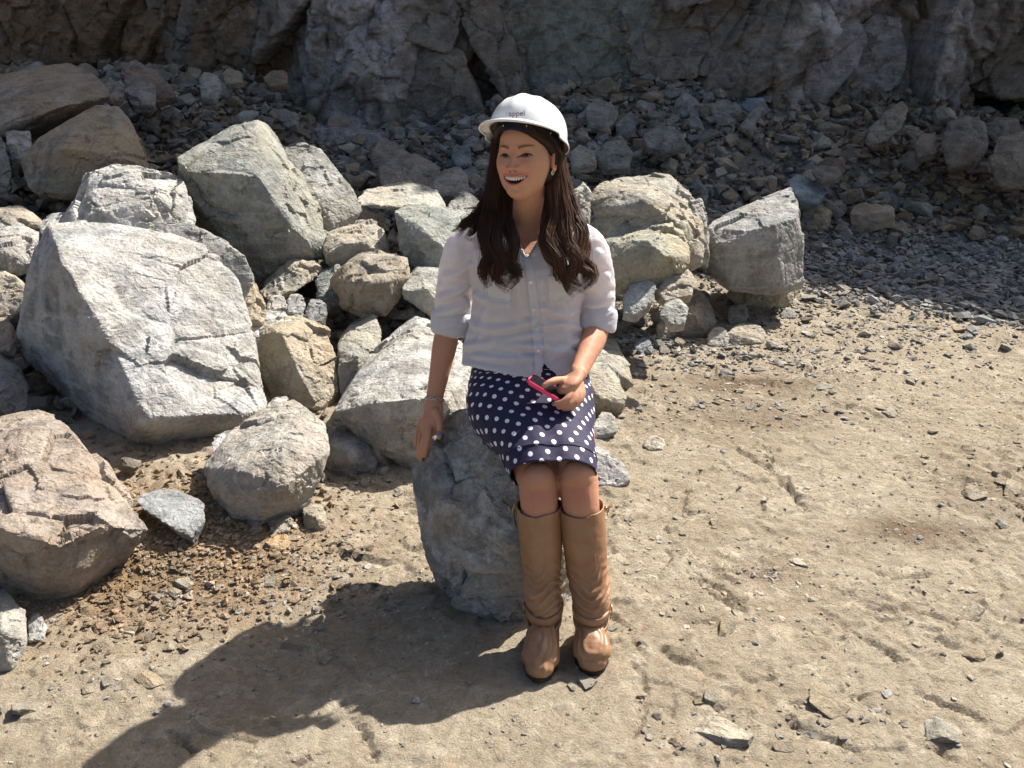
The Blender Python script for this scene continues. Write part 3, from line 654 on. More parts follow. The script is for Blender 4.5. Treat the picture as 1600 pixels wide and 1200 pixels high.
# shaded rubble: the larger blocks that can be told apart
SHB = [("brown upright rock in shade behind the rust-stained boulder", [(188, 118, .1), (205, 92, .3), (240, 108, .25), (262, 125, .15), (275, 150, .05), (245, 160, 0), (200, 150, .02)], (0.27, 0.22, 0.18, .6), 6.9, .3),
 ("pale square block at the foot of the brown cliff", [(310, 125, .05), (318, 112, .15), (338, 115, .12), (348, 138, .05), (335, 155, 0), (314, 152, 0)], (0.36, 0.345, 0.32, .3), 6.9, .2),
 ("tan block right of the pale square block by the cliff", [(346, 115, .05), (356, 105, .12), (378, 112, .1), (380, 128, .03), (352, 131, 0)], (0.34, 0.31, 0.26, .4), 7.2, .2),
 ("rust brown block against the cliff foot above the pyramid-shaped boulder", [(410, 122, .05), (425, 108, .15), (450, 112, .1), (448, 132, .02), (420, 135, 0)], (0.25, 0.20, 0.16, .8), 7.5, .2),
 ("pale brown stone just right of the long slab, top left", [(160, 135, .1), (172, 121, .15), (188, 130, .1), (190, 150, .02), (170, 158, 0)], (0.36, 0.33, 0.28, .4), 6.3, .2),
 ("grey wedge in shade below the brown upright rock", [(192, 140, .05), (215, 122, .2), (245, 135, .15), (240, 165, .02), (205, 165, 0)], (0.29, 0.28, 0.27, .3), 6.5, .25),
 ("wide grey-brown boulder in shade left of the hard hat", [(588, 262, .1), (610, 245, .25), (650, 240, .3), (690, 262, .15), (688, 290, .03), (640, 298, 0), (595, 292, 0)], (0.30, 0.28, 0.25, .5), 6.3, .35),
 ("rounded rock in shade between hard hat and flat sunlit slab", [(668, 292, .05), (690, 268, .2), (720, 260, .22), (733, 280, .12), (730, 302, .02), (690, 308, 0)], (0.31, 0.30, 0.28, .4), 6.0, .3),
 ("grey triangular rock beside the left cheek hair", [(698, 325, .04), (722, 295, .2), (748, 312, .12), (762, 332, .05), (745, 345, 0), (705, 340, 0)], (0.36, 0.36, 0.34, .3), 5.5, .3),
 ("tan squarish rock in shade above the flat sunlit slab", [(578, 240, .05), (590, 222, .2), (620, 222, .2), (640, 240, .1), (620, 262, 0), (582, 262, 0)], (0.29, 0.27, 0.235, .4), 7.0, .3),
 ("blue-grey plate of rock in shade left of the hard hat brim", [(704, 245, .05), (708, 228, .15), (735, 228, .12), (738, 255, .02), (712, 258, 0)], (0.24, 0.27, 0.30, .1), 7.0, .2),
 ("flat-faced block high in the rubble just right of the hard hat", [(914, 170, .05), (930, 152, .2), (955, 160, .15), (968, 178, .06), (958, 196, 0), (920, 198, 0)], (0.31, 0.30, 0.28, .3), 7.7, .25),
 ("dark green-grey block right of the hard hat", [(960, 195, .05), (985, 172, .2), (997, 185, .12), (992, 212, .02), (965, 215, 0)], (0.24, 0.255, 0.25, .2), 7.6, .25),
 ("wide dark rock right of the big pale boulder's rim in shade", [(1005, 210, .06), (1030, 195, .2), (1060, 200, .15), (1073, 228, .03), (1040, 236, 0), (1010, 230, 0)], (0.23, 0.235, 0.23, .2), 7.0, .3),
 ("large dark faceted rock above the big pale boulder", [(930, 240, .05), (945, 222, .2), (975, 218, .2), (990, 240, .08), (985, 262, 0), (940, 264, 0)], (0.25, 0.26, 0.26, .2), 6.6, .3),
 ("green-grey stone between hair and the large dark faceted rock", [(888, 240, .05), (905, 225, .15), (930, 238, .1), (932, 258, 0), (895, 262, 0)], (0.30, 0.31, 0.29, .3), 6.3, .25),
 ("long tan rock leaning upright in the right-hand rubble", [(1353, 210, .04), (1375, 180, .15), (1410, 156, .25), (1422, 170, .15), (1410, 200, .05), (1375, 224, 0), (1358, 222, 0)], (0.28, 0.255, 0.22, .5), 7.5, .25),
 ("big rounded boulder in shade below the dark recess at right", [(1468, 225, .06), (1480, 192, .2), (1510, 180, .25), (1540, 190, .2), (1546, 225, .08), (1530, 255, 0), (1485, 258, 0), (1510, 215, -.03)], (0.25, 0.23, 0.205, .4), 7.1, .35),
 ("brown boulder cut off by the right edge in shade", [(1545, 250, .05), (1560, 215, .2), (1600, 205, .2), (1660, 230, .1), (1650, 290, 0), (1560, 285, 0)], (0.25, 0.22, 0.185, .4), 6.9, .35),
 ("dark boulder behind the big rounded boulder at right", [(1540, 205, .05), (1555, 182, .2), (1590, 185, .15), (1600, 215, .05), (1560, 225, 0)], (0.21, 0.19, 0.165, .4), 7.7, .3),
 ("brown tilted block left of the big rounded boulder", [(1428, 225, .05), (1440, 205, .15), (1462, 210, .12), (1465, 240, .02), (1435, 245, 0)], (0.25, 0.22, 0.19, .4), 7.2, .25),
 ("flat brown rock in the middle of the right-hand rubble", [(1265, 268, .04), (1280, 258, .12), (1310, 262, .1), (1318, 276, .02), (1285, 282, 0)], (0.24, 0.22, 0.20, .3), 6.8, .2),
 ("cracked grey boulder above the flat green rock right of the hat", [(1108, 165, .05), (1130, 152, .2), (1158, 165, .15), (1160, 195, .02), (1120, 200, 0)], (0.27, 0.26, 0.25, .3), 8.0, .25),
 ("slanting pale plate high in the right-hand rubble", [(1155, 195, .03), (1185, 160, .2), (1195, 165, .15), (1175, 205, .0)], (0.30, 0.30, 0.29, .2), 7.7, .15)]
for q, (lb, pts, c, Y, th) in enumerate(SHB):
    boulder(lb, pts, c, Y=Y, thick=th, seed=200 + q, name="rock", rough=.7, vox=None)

# slabs and blocks of the quarry face that stand out from it: parts of the cliff
def slab(pts, col, Y, thick=.55, seed=1, rough=1.1):
    mx_ = sum(q[0] for q in pts) / len(pts); my_ = sum(q[1] for q in pts) / len(pts)
    P = np.array([W(mx_ + (a - mx_) * 1.32, my_ + (b - my_) * 1.16, Y + .60 + c) for a, b, c in pts]); c = P.mean(0)
    far = P + [0, thick, 0]; V, F = hull(np.concatenate([P, far])); size = float(np.prod(V.max(0) - V.min(0)) ** (1 / 3))
    V, F = chip(V, F, size, seed); V, F, N = remesh(V, F, .015); V = rock_detail(V, F, N, size, seed, rough)
    o = obj("slab", new_mesh("slab", V, F, smooth=False), M_ROCK, cliff); o.color = tuple(col)
CG, CL, CB, CX_, CD = (.26, .285, .265, .2), (.40, .385, .40, .1), (.22, .17, .125, .6), (.26, .245, .225, .4), (.20, .18, .155, .5)
for q, (pts, c, Y) in enumerate([
  ([(752, -60, .3), (1010, -60, .35), (992, 40, .25), (955, 95, .15), (905, 140, .1), (850, 154, .05), (822, 152, 0), (795, 85, .05), (770, 20, .12)], CG, 7.95),
  ([(700, -60, .3), (752, -60, .2), (790, 80, .05), (825, 158, .0), (790, 152, .0), (742, 60, .05)], CX_, 7.85),
  ([(600, 110, .3), (640, 85, .2), (690, 78, .15), (715, 95, .1), (748, 175, .0), (720, 200, 0), (660, 205, .05), (620, 180, .1), (680, 110, .0)], CX_, 7.75),
  ([(480, 60, .4), (520, 20, .3), (570, 5, .3), (605, 60, .15), (600, 150, .05), (565, 225, 0), (520, 210, .05), (495, 150, .15), (550, 80, .02)], CL, 7.65),
  ([(575, -40, .3), (680, -40, .3), (705, 30, .1), (690, 78, .0), (640, 60, .0), (600, 40, .1)], CX_, 7.8),
  ([(1165, 20, .3), (1200, -40, .3), (1290, -40, .3), (1330, 60, .15), (1300, 150, .0), (1240, 170, 0), (1190, 130, .1), (1250, 60, .02)], CL, 8.0),
  ([(990, 70, .3), (1060, 15, .25), (1175, -20, .25), (1190, 55, .05), (1120, 108, .0), (1050, 118, .0), (1005, 105, .05)], CX_, 8.0),
  ([(1320, 60, .3), (1345, 20, .3), (1395, 35, .2), (1410, 110, .0), (1370, 150, .0), (1330, 130, .1)], CL, 8.15),
  ([(1470, -60, .5), (1720, -60, .3), (1720, 150, .0), (1560, 140, .05), (1500, 110, .2)], CD, 8.0),
  ([(-80, -60, .2), (60, -60, .3), (105, 40, .1), (70, 110, .0), (-80, 115, 0)], CB, 8.1),
  ([(95, -60, .3), (190, -60, .3), (215, 60, .1), (185, 105, .0), (120, 100, .05), (110, 20, .05)], CB, 8.2),
  ([(225, -60, .3), (300, -60, .2), (345, 60, .05), (350, 118, .0), (290, 120, .0), (250, 60, .1)], CX_, 8.15),
  ([(310, -60, .3), (420, -60, .3), (450, 40, .1), (440, 110, .0), (385, 112, .0), (355, 60, .05)], CB, 8.1),
  ([(1060, -60, .3), (1180, -60, .3), (1170, -20, .1), (1060, 10, .1)], CX_, 7.9),
  ([(480, 215, .1), (520, 205, .1), (580, 218, .05), (600, 250, 0), (540, 262, 0), (495, 250, .02)], CL, 7.1)]):
    slab(pts, c, Y, seed=400 + q)
# ------------------------------------------------------------------ loose stones
def ico(sub):
    bm = bmesh.new(); bmesh.ops.create_icosphere(bm, subdivisions=sub, radius=1)
    V = np.array([v.co[:] for v in bm.verts]); F = np.array([[v.index for v in f.verts] for f in bm.faces]); bm.free()
    return V, F
def stone_shape(D, rng, flat=1.0, planes=13):
    n = rng.normal(size=(planes, 3)); n /= np.linalg.norm(n, axis=1)[:, None]
    d = rng.uniform(0.62, 1.0, planes)
    n = np.concatenate([n, np.eye(3), -np.eye(3)]); d = np.concatenate([d, rng.uniform(.7, 1, 6)])
    dots = D @ n.T
    r = np.where(dots > 0.05, d / np.maximum(dots, 0.05), 9).min(1)
    V = D * r[:, None] * np.array([1.0, rng.uniform(.65, .95), rng.uniform(.5, .8) * flat])
    return V
ID, IF = ico(5)
STONES = []
for s in range(14):
    rng = np.random.default_rng(500 + s)
    V = stone_shape(ID, rng, 1.0 if s < 9 else 0.55)
    N = vnormals(V, IF)
    V = V + N * (0.035 * fbm(V * 2.2 + s * 7, 4, s) + 0.028 * cells(V * 2.6 + s, s)[0] + 0.008 * fbm(V * 11, 3, s))[:, None]
    STONES.append(new_mesh("stone", V, IF, smooth=True))
    STONES[-1].materials.append(M_STONE)
TONES = [("grey", (0.38, 0.38, 0.37, .2)), ("brown", (0.34, 0.30, 0.25, .6)), ("blue-grey", (0.31, 0.34, 0.37, .1)), ("green-grey", (0.34, 0.36, 0.33, .3)), ("tan", (0.44, 0.39, 0.33, .6)), ("pale", (0.52, 0.51, 0.48, .2))]
occ = [(b[0], b[1], b[2] * 0.5) for b in BOULDERS]
def place_stone(x, y, r, tone, rng, name="rock", sink=0.35, shape=None):
    me = STONES[shape if shape is not None else int(rng.integers(0, len(STONES)))]
    o = bpy.data.objects.new(name, me); COL.objects.link(o)
    z = float(ground_z(x, y)[0])
    o.scale = (r * rng.uniform(.85, 1.15), r * rng.uniform(.85, 1.15), r * rng.uniform(.8, 1.1))
    o.rotation_euler = (rng.uniform(-.6, .6), rng.uniform(-.6, .6), rng.uniform(0, 6.28))
    o.location = (x, y, z + r * (0.80 - sink))
    v = rng.uniform(.85, 1.15); c = TONES[tone][1]
    o.color = (c[0] * v, c[1] * v, c[2] * v, c[3])
    return o
rng = np.random.default_rng(77)
cnt = 0; TAL = []
cols = [(-99, 330, "below the brown cliff"), (330, 470, "behind the pyramid boulder"), (470, 600, "under the pale cliff outcrop"), (600, 760, "left of the hard hat"),
        (870, 1000, "just right of the hard hat"), (1000, 1130, "behind the big pale boulder"), (1130, 1260, "behind the grey wedge boulder"), (1260, 1380, "under the whitish cliff streak"), (1380, 1500, "beside the big rounded boulder"), (1500, 1999, "by the right edge")]
tries = 0
while cnt < 225 and tries < 20000:
    tries += 1
    x = rng.uniform(-5.2, 5.4); y = rng.uniform(5.0, 8.5)
    if rng.random() > 0.35 + 0.65 * (x > -0.5): continue
    h = float(macro(np.array([x]), np.array([y]))[0])
    if h < 0.05: continue
    px, py = proj(np.array([x, y, h]))
    if px < 5 or px > 1615 or py < 60 or 770 < px < 860: continue
    r = float(np.clip(rng.lognormal(math.log(0.092), 0.42), 0.05, 0.21))
    if any((x - a) ** 2 + (y - b) ** 2 < (0.72 * (r + c)) ** 2 for a, b, c in occ): continue
    occ.append((x, y, r * 1.25))
    tone = int(rng.choice([0, 1, 4, 3], p=[.2, .5, .2, .1])) if x > 2.4 else int(rng.choice([0, 1, 2, 3, 4, 5], p=[.3, .27, .14, .12, .12, .05])) if x > -0.3 else int(rng.choice([0, 1, 3, 4, 5], p=[.3, .3, .1, .2, .1]))
    o = place_stone(x, y, r, tone, rng)
    where = next((w for a, b, w in cols if a <= px < b), "left of the hard hat")
    t = (h / 0.95)
    row = "low" if t < .25 else ("midway up" if t < .6 else "high up")
    sz = "small" if r < .065 else ("medium" if r < .1 else "large")
    o["label"] = f"{sz} {TONES[tone][0]} stone {row} in shade {where}"; TAL.append((o, float(px)))
    o["category"] = "rock"; o["group"] = "broken stones in the shaded rubble slope"
    cnt += 1
by = {}
for o, q in TAL: by.setdefault(o["label"], []).append((q, o))
for lb, L in by.items():
    if len(L) < 2: continue
    L.sort(key=lambda e: e[0])
    wd = {2: ["left", "right"], 3: ["left", "middle", "right"]}.get(len(L)) or ["first", "second", "third", "fourth", "fifth", "sixth", "seventh", "eighth", "ninth", "tenth", "eleventh", "twelfth"][:len(L)]
    nn = {2: "two", 3: "three", 4: "four", 5: "five", 6: "six", 7: "seven", 8: "eight", 9: "nine"}.get(len(L), "many")
    for w_, (q, o) in zip(wd, L): o["label"] = (f"{w_} of {nn}: " if len(L) < 4 else f"{w_} from left: ") + lb
# stones one can point at on the open dirt: (px, py of the foot, radius m, tone, label)
DIRT = [(232, 1072, .038, 4, "grey-tan angular stone standing alone above the long shadow"), (36, 1115, .034, 5, "pale cube-like stone near the lower left corner"),
 (1137, 992, .040, 1, "dark brown fist-sized stone right of the boots"), (1208, 1008, .020, 0, "flat dark chip just right of the fist-sized brown stone"), (1143, 1168, .075, 5, "broad pale slab set in the dirt at the bottom, right of centre"),
 (1512, 775, .0, 4, ""), (1527, 780, .045, 4, "rounded tan stone near the right edge beside a small burrow"), (1570, 822, .026, 2, "small blue-grey stone below the tan stones at the right edge"), (1590, 770, .045, 4, "orange-tan stone cut by the right edge"),
 (1300, 1118, .052, 4, "long tan stone in the cluster at the lower right"), (1280, 1104, .022, 0, "small grey stone at the left of the lower right cluster"), (1363, 1108, .022, 0, "little blue-grey cube right of the lower right cluster"),
 (1115, 1100, .032, 5, "pale stone wedged in the dirt above the broad pale slab"), (1096, 1102, .022, 1, "small dark stone left of the pale wedged stone"), (1062, 1165, .026, 4, "squat tan stone left of the broad pale slab"),
 (1525, 970, .055, 4, "flat tan stone bedded in the dirt at the right"), (1440, 950, .0, 4, ""), (1528, 1030, .034, 4, "tan lump of stone beside the tyre-like cracks, far right"), (1480, 1160, .055, 0, "dark flat stone near the lower right corner"),
 (1230, 1175, .022, 4, "small tan stone right of the broad pale slab"), (917, 1078, .030, 0, "dark-sided flat stone in front of the right boot"), (895, 1080, .018, 5, "small pale chip left of the dark-sided flat stone"),
 (545, 868, .020, 4, "tan pebble casting a shadow left of the seat boulder"), (533, 895, .016, 4, "flat pebble below the tan pebble left of the seat boulder"), (565, 757, .040, 5, "pale angular stone on the dirt below the shaded grey rock"),
 (420, 912, .026, 0, "grey stone at the edge of the brown mound"), (232, 1000, .020, 0, "grey stone halfway between mound and lower left stones"), (165, 1075, .018, 5, "small white pebble left of the angular grey-tan stone"),
 (158, 1020, .036, 4, "flat brownish flake propped on the dirt at the left"), (136, 1085, .020, 4, "small tan pebble right of the cube-like stone"), (208, 935, .030, 4, "tan pebble in the row along the mound's toe, left"), (225, 932, .0, 4, ""),
 (285, 915, .030, 4, "tan pebble in the row along the mound's toe, middle"), (270, 930, .024, 3, "greenish pebble in the row along the mound's toe"), (497, 985, .016, 0, "small dark stone on the edge of the woman's shadow"), (606, 952, .014, 5, "whitish pebble inside the shadow left of the seat boulder"),
 (1297, 520, .052, 5, "split pale stone on the dirt below the shadow edge"), (1290, 608, .045, 3, "grey-green flat stone right of the dark dirt patch"), (1235, 595, .034, 4, "tan flat stone left of the grey-green flat stone"), (1395, 572, .036, 0, "grey lump at the right end of the chip band"),
 (1425, 600, .032, 0, "dark flat stone on the open dirt at the right"), (1393, 652, .036, 0, "grey oval stone on the open dirt at the right"), (1225, 655, .020, 5, "little pale stone under the dark dirt patch"), (1465, 620, .022, 5, "flat light stone right of the dark flat stone"),
 (1042, 625, .018, 2, "blue-white pebble right of the green-grey split boulder"), (1025, 590, .030, 4, "tan flat stone behind the blue-white pebble"), (1055, 778, .014, 5, "thin white chip on the dirt right of the knees"), (1122, 630, .020, 1, "small upright brown stone on the open dirt"),
 (1350, 712, .014, 2, "dark blue pebble on the open dirt, right half"), (1448, 715, .014, 2, "slate pebble right of the dark blue pebble"), (1320, 830, .013, 5, "tiny white chip in the middle of the right-hand dirt"), (1500, 520, .045, 4, "flat tan stone just in front of the shadow line"),
 (1580, 548, .045, 4, "tan stone at the right edge in front of the shadow"), (1520, 460, .055, 2, "blue-grey stone inside the shadow near its edge"), (1405, 455, .05, 3, "grey stone in the shaded gravel"), (960, 1012, .0, 0, ""),
 (956, 985, .016, 2, "dark pebble right of the boot's ankle buckle"), (1005, 1010, .014, 5, "small pale stone right of the boot toes"), (1360, 420, .06, 0, "flat grey stone lying in the shaded gravel"), (1310, 395, .05, 2, "blue-grey stone at the left of the shaded gravel")]
for px, py, r, t, lb in DIRT:
    if r <= 0: continue
    g = G(px, py); rr = np.random.default_rng(px * 7 + py)
    o = place_stone(g[0], g[1] + r * .6, r, t, rr, name="stone", sink=.42, shape=int(rr.integers(0, 9)) if r < .05 else None)
    o.rotation_euler = (rr.uniform(-.25, .25), rr.uniform(-.25, .25), rr.uniform(0, 6)); o.scale = (o.scale[0] * 1.1, o.scale[1], o.scale[2] * .48); o.location.z = float(ground_z(g[0], g[1] + r * .6)[0]) + r * .07
    c = o.color; c = (c[0] * .45 + .27, c[1] * .45 + .23, c[2] * .45 + .175, c[3]); k = 1.15; o.color = (c[0] * k, c[1] * k, c[2] * k * .95, c[3])
    o["label"] = lb; o["category"] = "stone"

HEAP = [(975, 520, .045, 1, "brown stone at the back of the small heap by the cuff"), (998, 512, .04, 0, "grey stone on top of the small heap by the cuff"), (965, 545, .035, 5, "pale stone low in the small heap by the cuff"),
 (1030, 548, .035, 0, "grey stone at the near right foot of the small heap"), (1062, 545, .04, 4, "tan stone between the small heap and the white block stone"), (1085, 552, .03, 5, "little pale stone left of the white block stone"),
 (1012, 488, .04, 4, "tan stone wedged under the white-grey oblong stone"), (950, 500, .045, 3, "greenish stone just right of the shirt cuff"), (968, 470, .045, 0, "grey stone under the blocky rust boulder"), (1100, 470, .05, 0, "grey stone in the dark gap left of the slab stone"),
 (982, 560, .028, 4, "small tan stone at the near left of the heap"), (1150, 556, .022, 4, "flat tan stone in front of the brick-like stone"), (1205, 545, .03, 5, "pale flat stone right of the brick-like stone"),
 (640, 500, .06, 1, "brown stone in the hollow below the pale square block"), (575, 512, .05, 1, "brown stone peeping from under the lumpy boulder"), (685, 505, .05, 4, "tan stone in the hollow beside the woman's cuff"), (470, 455, .05, 4, "tan stone under the long tan slab"),
 (415, 480, .04, 5, "pale pebble left of the three cobbles"), (520, 500, .05, 0, "grey stone right of the three cobbles"), (650, 320, .08, 1, "dusty brown rock on the crest behind the grey-green face"), (350, 340, .07, 1, "brown rock in the shadowed hollow under the pyramid boulder"),
 (20, 310, .09, 0, "grey rock in the gap at the far left"), (75, 320, .08, 1, "brown rock left of the pale layered boulder"), (50, 300, .07, 5, "pale rock in the gap at the far left"), (580, 300, .08, 3, "greenish rock behind the flat sunlit slab"), (545, 350, .06, 0, "grey rock right of the wedged grey-green boulder"),
 (620, 660, .04, 4, "tan stone behind the rounded shaded rock"), (500, 755, .03, 0, "grey stone in front of the rounded shaded rock"), (600, 745, .022, 5, "pale chip below the small upright wedge"), (200, 745, .05, 1, "brown stone in the shade under the huge boulder")]
for px, py, r, t, lb in HEAP:
    g = G(px, py); rr = np.random.default_rng(px * 11 + py)
    o = place_stone(g[0], g[1] + r * .5, r, t, rr, name="stone", sink=.15, shape=int(rr.integers(0, 9)))
    c = o.color; o.color = (c[0] * 1.15, c[1] * 1.13, c[2] * 1.08, c[3]); o["label"] = lb; o["category"] = "stone"

# small rubble, gravel and clods that nobody could count
TINY = []
for s in range(30):
    rr = np.random.default_rng(900 + s)
    P = rr.normal(size=(11, 3)); P /= np.linalg.norm(P, axis=1)[:, None]
    P = P * rr.uniform(.75, 1, (11, 1)) * np.array([1, rr.uniform(.6, .95), rr.uniform(.35, .75)])
    TINY.append(hull(P))
def scatter(name, X, Y, S, C, rng, flat=1.0, sink=0.2, tilt=0.5):
    Z = ground_z(X, Y); Vs, Fs, Cs, n = [], [], [], 0
    kind = rng.integers(0, len(TINY), len(X))
    for t in range(len(TINY)):
        m = np.where(kind == t)[0]
        if not len(m): continue
        V, F = TINY[t]
        a = rng.uniform(0, 6.28, len(m)); bx = rng.normal(0, tilt, len(m)); 
        ca, sa, cb, sb = np.cos(a), np.sin(a), np.cos(bx), np.sin(bx)
        Q = V[None] * np.stack([S[m], S[m], S[m] * flat], 1)[:, None]
        y1 = Q[..., 1] * cb[:, None] - Q[..., 2] * sb[:, None]; z1 = Q[..., 1] * sb[:, None] + Q[..., 2] * cb[:, None]
        x2 = Q[..., 0] * ca[:, None] - y1 * sa[:, None]; y2 = Q[..., 0] * sa[:, None] + y1 * ca[:, None]
        P = np.stack([x2 + X[m, None], y2 + Y[m, None], z1 + (Z[m] + S[m] * flat * sink)[:, None]], -1)
        Vs.append(P.reshape(-1, 3)); Cs.append(np.repeat(C[m], len(V), 0))
        Fs.append((F[None] + (np.arange(len(m)) * len(V))[:, None, None]).reshape(-1, 3) + n); n += len(m) * len(V)
    me = new_mesh(name, np.concatenate(Vs), np.concatenate(Fs), smooth=False); vcol(me, np.concatenate(Cs))
    return obj(name, me, M_RUBBLE, kind="stuff")
def tones(n, rng, pal, jit=.18):
    pal = np.array(pal); c = pal[rng.integers(0, len(pal), n)]
    return c * rng.uniform(1 - jit, 1 + jit, (n, 1))
rg = np.random.default_rng(5)
SHP = [(.36, .355, .335), (.34, .295, .235), (.30, .315, .32), (.41, .365, .30), (.46, .44, .40), (.29, .25, .20), (.37, .31, .24)]
n = 30000; X = rg.uniform(-5.6, 5.8, n); Y = rg.uniform(3.4, 8.9, n); h = macro(X, Y)
m = (h > 0.03) & (rg.random(n) < np.clip(.35 + h * 2, 0, 1)); X, Y = X[m], Y[m]
S = np.clip(rg.lognormal(math.log(.038), .52, len(X)), .012, .10)
o = scatter("rubble", X, Y, S, tones(len(X), rg, SHP) * (1 - np.clip((X - 1.6) * .5, 0, 1)[:, None] * np.array([.06, .15, .27])), rg, sink=.55, tilt=.9); o["label"] = "small broken stones covering the shaded slope below the cliff"
n = 17000; X = rg.uniform(1.2, 5.5, n); Y = rg.uniform(4.6, 7.0, n)
m = (Y - 5.15 + .55 * (X - 2.6) + rg.normal(0, .18, n)) > 0; X, Y = X[m], Y[m]
S = np.clip(rg.lognormal(math.log(.019), .55, len(X)), .006, .07)
o = scatter("gravel", X, Y, S, tones(len(X), rg, [(.40, .41, .42), (.47, .47, .465), (.34, .345, .355), (.42, .385, .34)]), rg, flat=.85, sink=.4, tilt=.6); o["label"] = "blue-grey gravel in the shade on the quarry floor at the right"
# sunlit chips across the dirt
LIT = [(.47, .42, .34), (.42, .37, .30), (.54, .51, .46), (.36, .32, .27), (.45, .45, .44)]
Xs, Ys, Ss = [], [], []
def cluster(px, py, rx, ry, n, s0, s1):
    c = G(px, py); Xs.append(rg.normal(c[0], rx, n)); Ys.append(rg.normal(c[1], ry, n)); Ss.append(np.clip(rg.lognormal(math.log(s0), .5, n), s0 * .4, s1))
cluster(1230, 560, .55, .20, 420, .013, .05); cluster(1360, 520, .45, .20, 420, .014, .06); cluster(1150, 570, .25, .12, 160, .012, .04); cluster(1300, 470, .5, .2, 240, .014, .06)
cluster(1000, 530, .16, .16, 170, .022, .05); cluster(1090, 545, .2, .12, 120, .016, .04); cluster(1500, 500, .5, .2, 260, .012, .04)
cluster(620, 740, .25, .15, 200, .008, .022); cluster(480, 870, .2, .16, 240, .007, .022); cluster(470, 930, .16, .10, 120, .007, .02)
cluster(1320, 1110, .10, .05, 40, .009, .026); cluster(1150, 1150, .16, .06, 60, .008, .03); cluster(1190, 895, .05, .03, 70, .005, .014); cluster(1190, 640, .25, .09, 170, .009, .028)
cluster(150, 1050, .25, .12, 120, .006, .018); cluster(1440, 830, .12, .05, 60, .006, .02); cluster(960, 640, .1, .1, 60, .01, .03); cluster(1560, 780, .15, .12, 70, .009, .03)
n = 15000; Xs.append(rg.uniform(-2.4, 3.4, n)); Ys.append(1.3 + rg.random(n) ** .8 * 4.6); Ss.append(np.clip(rg.lognormal(math.log(.0042), .55, n), .0018, .019))
X, Y, S = map(np.concatenate, (Xs, Ys, Ss))
o = scatter("dirt_chips", X, Y, S, tones(len(X), rg, LIT), rg, flat=.7, sink=.25, tilt=.25); o["label"] = "scattered stone chips and grit over the sunlit dirt"
n = 9000; X = rg.uniform(-2.4, 3.4, n); Y = 1.3 + rg.random(n) ** .8 * 4.2
m = fbm(np.stack([X, Y, X * 0], 1) * 1.6, 3, 17) + rg.normal(0, .12, n) > .02; X, Y = X[m], Y[m]
S = np.clip(rg.lognormal(math.log(.011), .5, len(X)), .004, .04)
o = scatter("crust_flakes", X, Y, S, tones(len(X), rg, [(.48, .41, .31), (.53, .46, .35), (.43, .365, .27), (.57, .52, .43)], .08), rg, flat=.42, sink=.05, tilt=.15); o["label"] = "flat dusty flakes of stone pressed into the packed dirt"
# loose brown clods of the mound and debris between the boulders
Xs, Ys, Ss = [], [], []
cluster(290, 840, .21, .18, 2100, .0075, .022); cluster(300, 750, .35, .25, 900, .010, .03); cluster(180, 960, .2, .1, 500, .007, .024); cluster(380, 880, .2, .14, 500, .007, .02)
X, Y, S = map(np.concatenate, (Xs, Ys, Ss))
o = scatter("clods", X, Y, S, tones(len(X), rg, [(.44, .32, .20), (.39, .29, .19), (.48, .38, .27), (.36, .265, .175)]), rg, sink=.3, flat=.9); o["label"] = "loose orange-brown clods on the mound under the boulders"
Xs, Ys, Ss = [], [], []
cluster(440, 470, .25, .35, 700, .030, .10); cluster(600, 480, .35, .35, 800, .030, .10); cluster(620, 400, .4, .3, 600, .032, .10); cluster(60, 430, .4, .5, 500, .02, .08); cluster(250, 380, .5, .3, 300, .025, .08)
cluster(600, 640, .2, .3, 200, .012, .04); cluster(1050, 480, .3, .25, 260, .02, .06); cluster(560, 330, .4, .3, 300, .02, .08); cluster(960, 500, .2, .25, 200, .018, .06)
X, Y, S = map(np.concatenate, (Xs, Ys, Ss))
o = scatter("debris", X, Y, S, tones(len(X), rg, LIT + [(.27, .22, .17)]), rg, sink=.4, tilt=.8); o["label"] = "earth and broken bits filling gaps between the piled boulders"
# ================================================================== the seated woman
from mathutils.bvhtree import BVHTree
def nrm(v): v = np.asarray(v, float); return v / (np.linalg.norm(v) + 1e-12)
def smooth(a, b, x):
    t = np.clip((x - a) / (b - a), 0, 1); return t * t * (3 - 2 * t)
def catmull(P, n):
    """smooth curve through rows of P (any width), n samples"""
    P = np.asarray(P, float); m = len(P)
    E = np.concatenate([[2 * P[0] - P[1]], P, [2 * P[-1] - P[-2]]])
    t = np.linspace(0, m - 1 - 1e-9, n); i = t.astype(int); f = (t - i)[:, None]
    a, b, c, d = E[i], E[i + 1], E[i + 2], E[i + 3]
    return 0.5 * (2 * b + (c - a) * f + (2 * a - 5 * b + 4 * c - d) * f ** 2 + (3 * b - a - 3 * c + d) * f ** 3)
def skin_grid(rings, cap=True):
    """rings (k,n,3) -> closed surface"""
    k, n, _ = rings.shape; V = rings.reshape(-1, 3)
    i = np.arange(k * n).reshape(k, n); j = np.roll(i, -1, 1)
    F = np.stack([i[:-1], j[:-1], j[1:], i[1:]], -1).reshape(-1, 4)
    if not cap: return V, [F]
    V = np.concatenate([V, rings[0].mean(0)[None], rings[-1].mean(0)[None]])
    a, b = k * n, k * n + 1
    T = np.concatenate([np.stack([np.full(n, a), j[0], i[0]], -1), np.stack([np.full(n, b), i[-1], j[-1]], -1)])
    return V, [T, F]
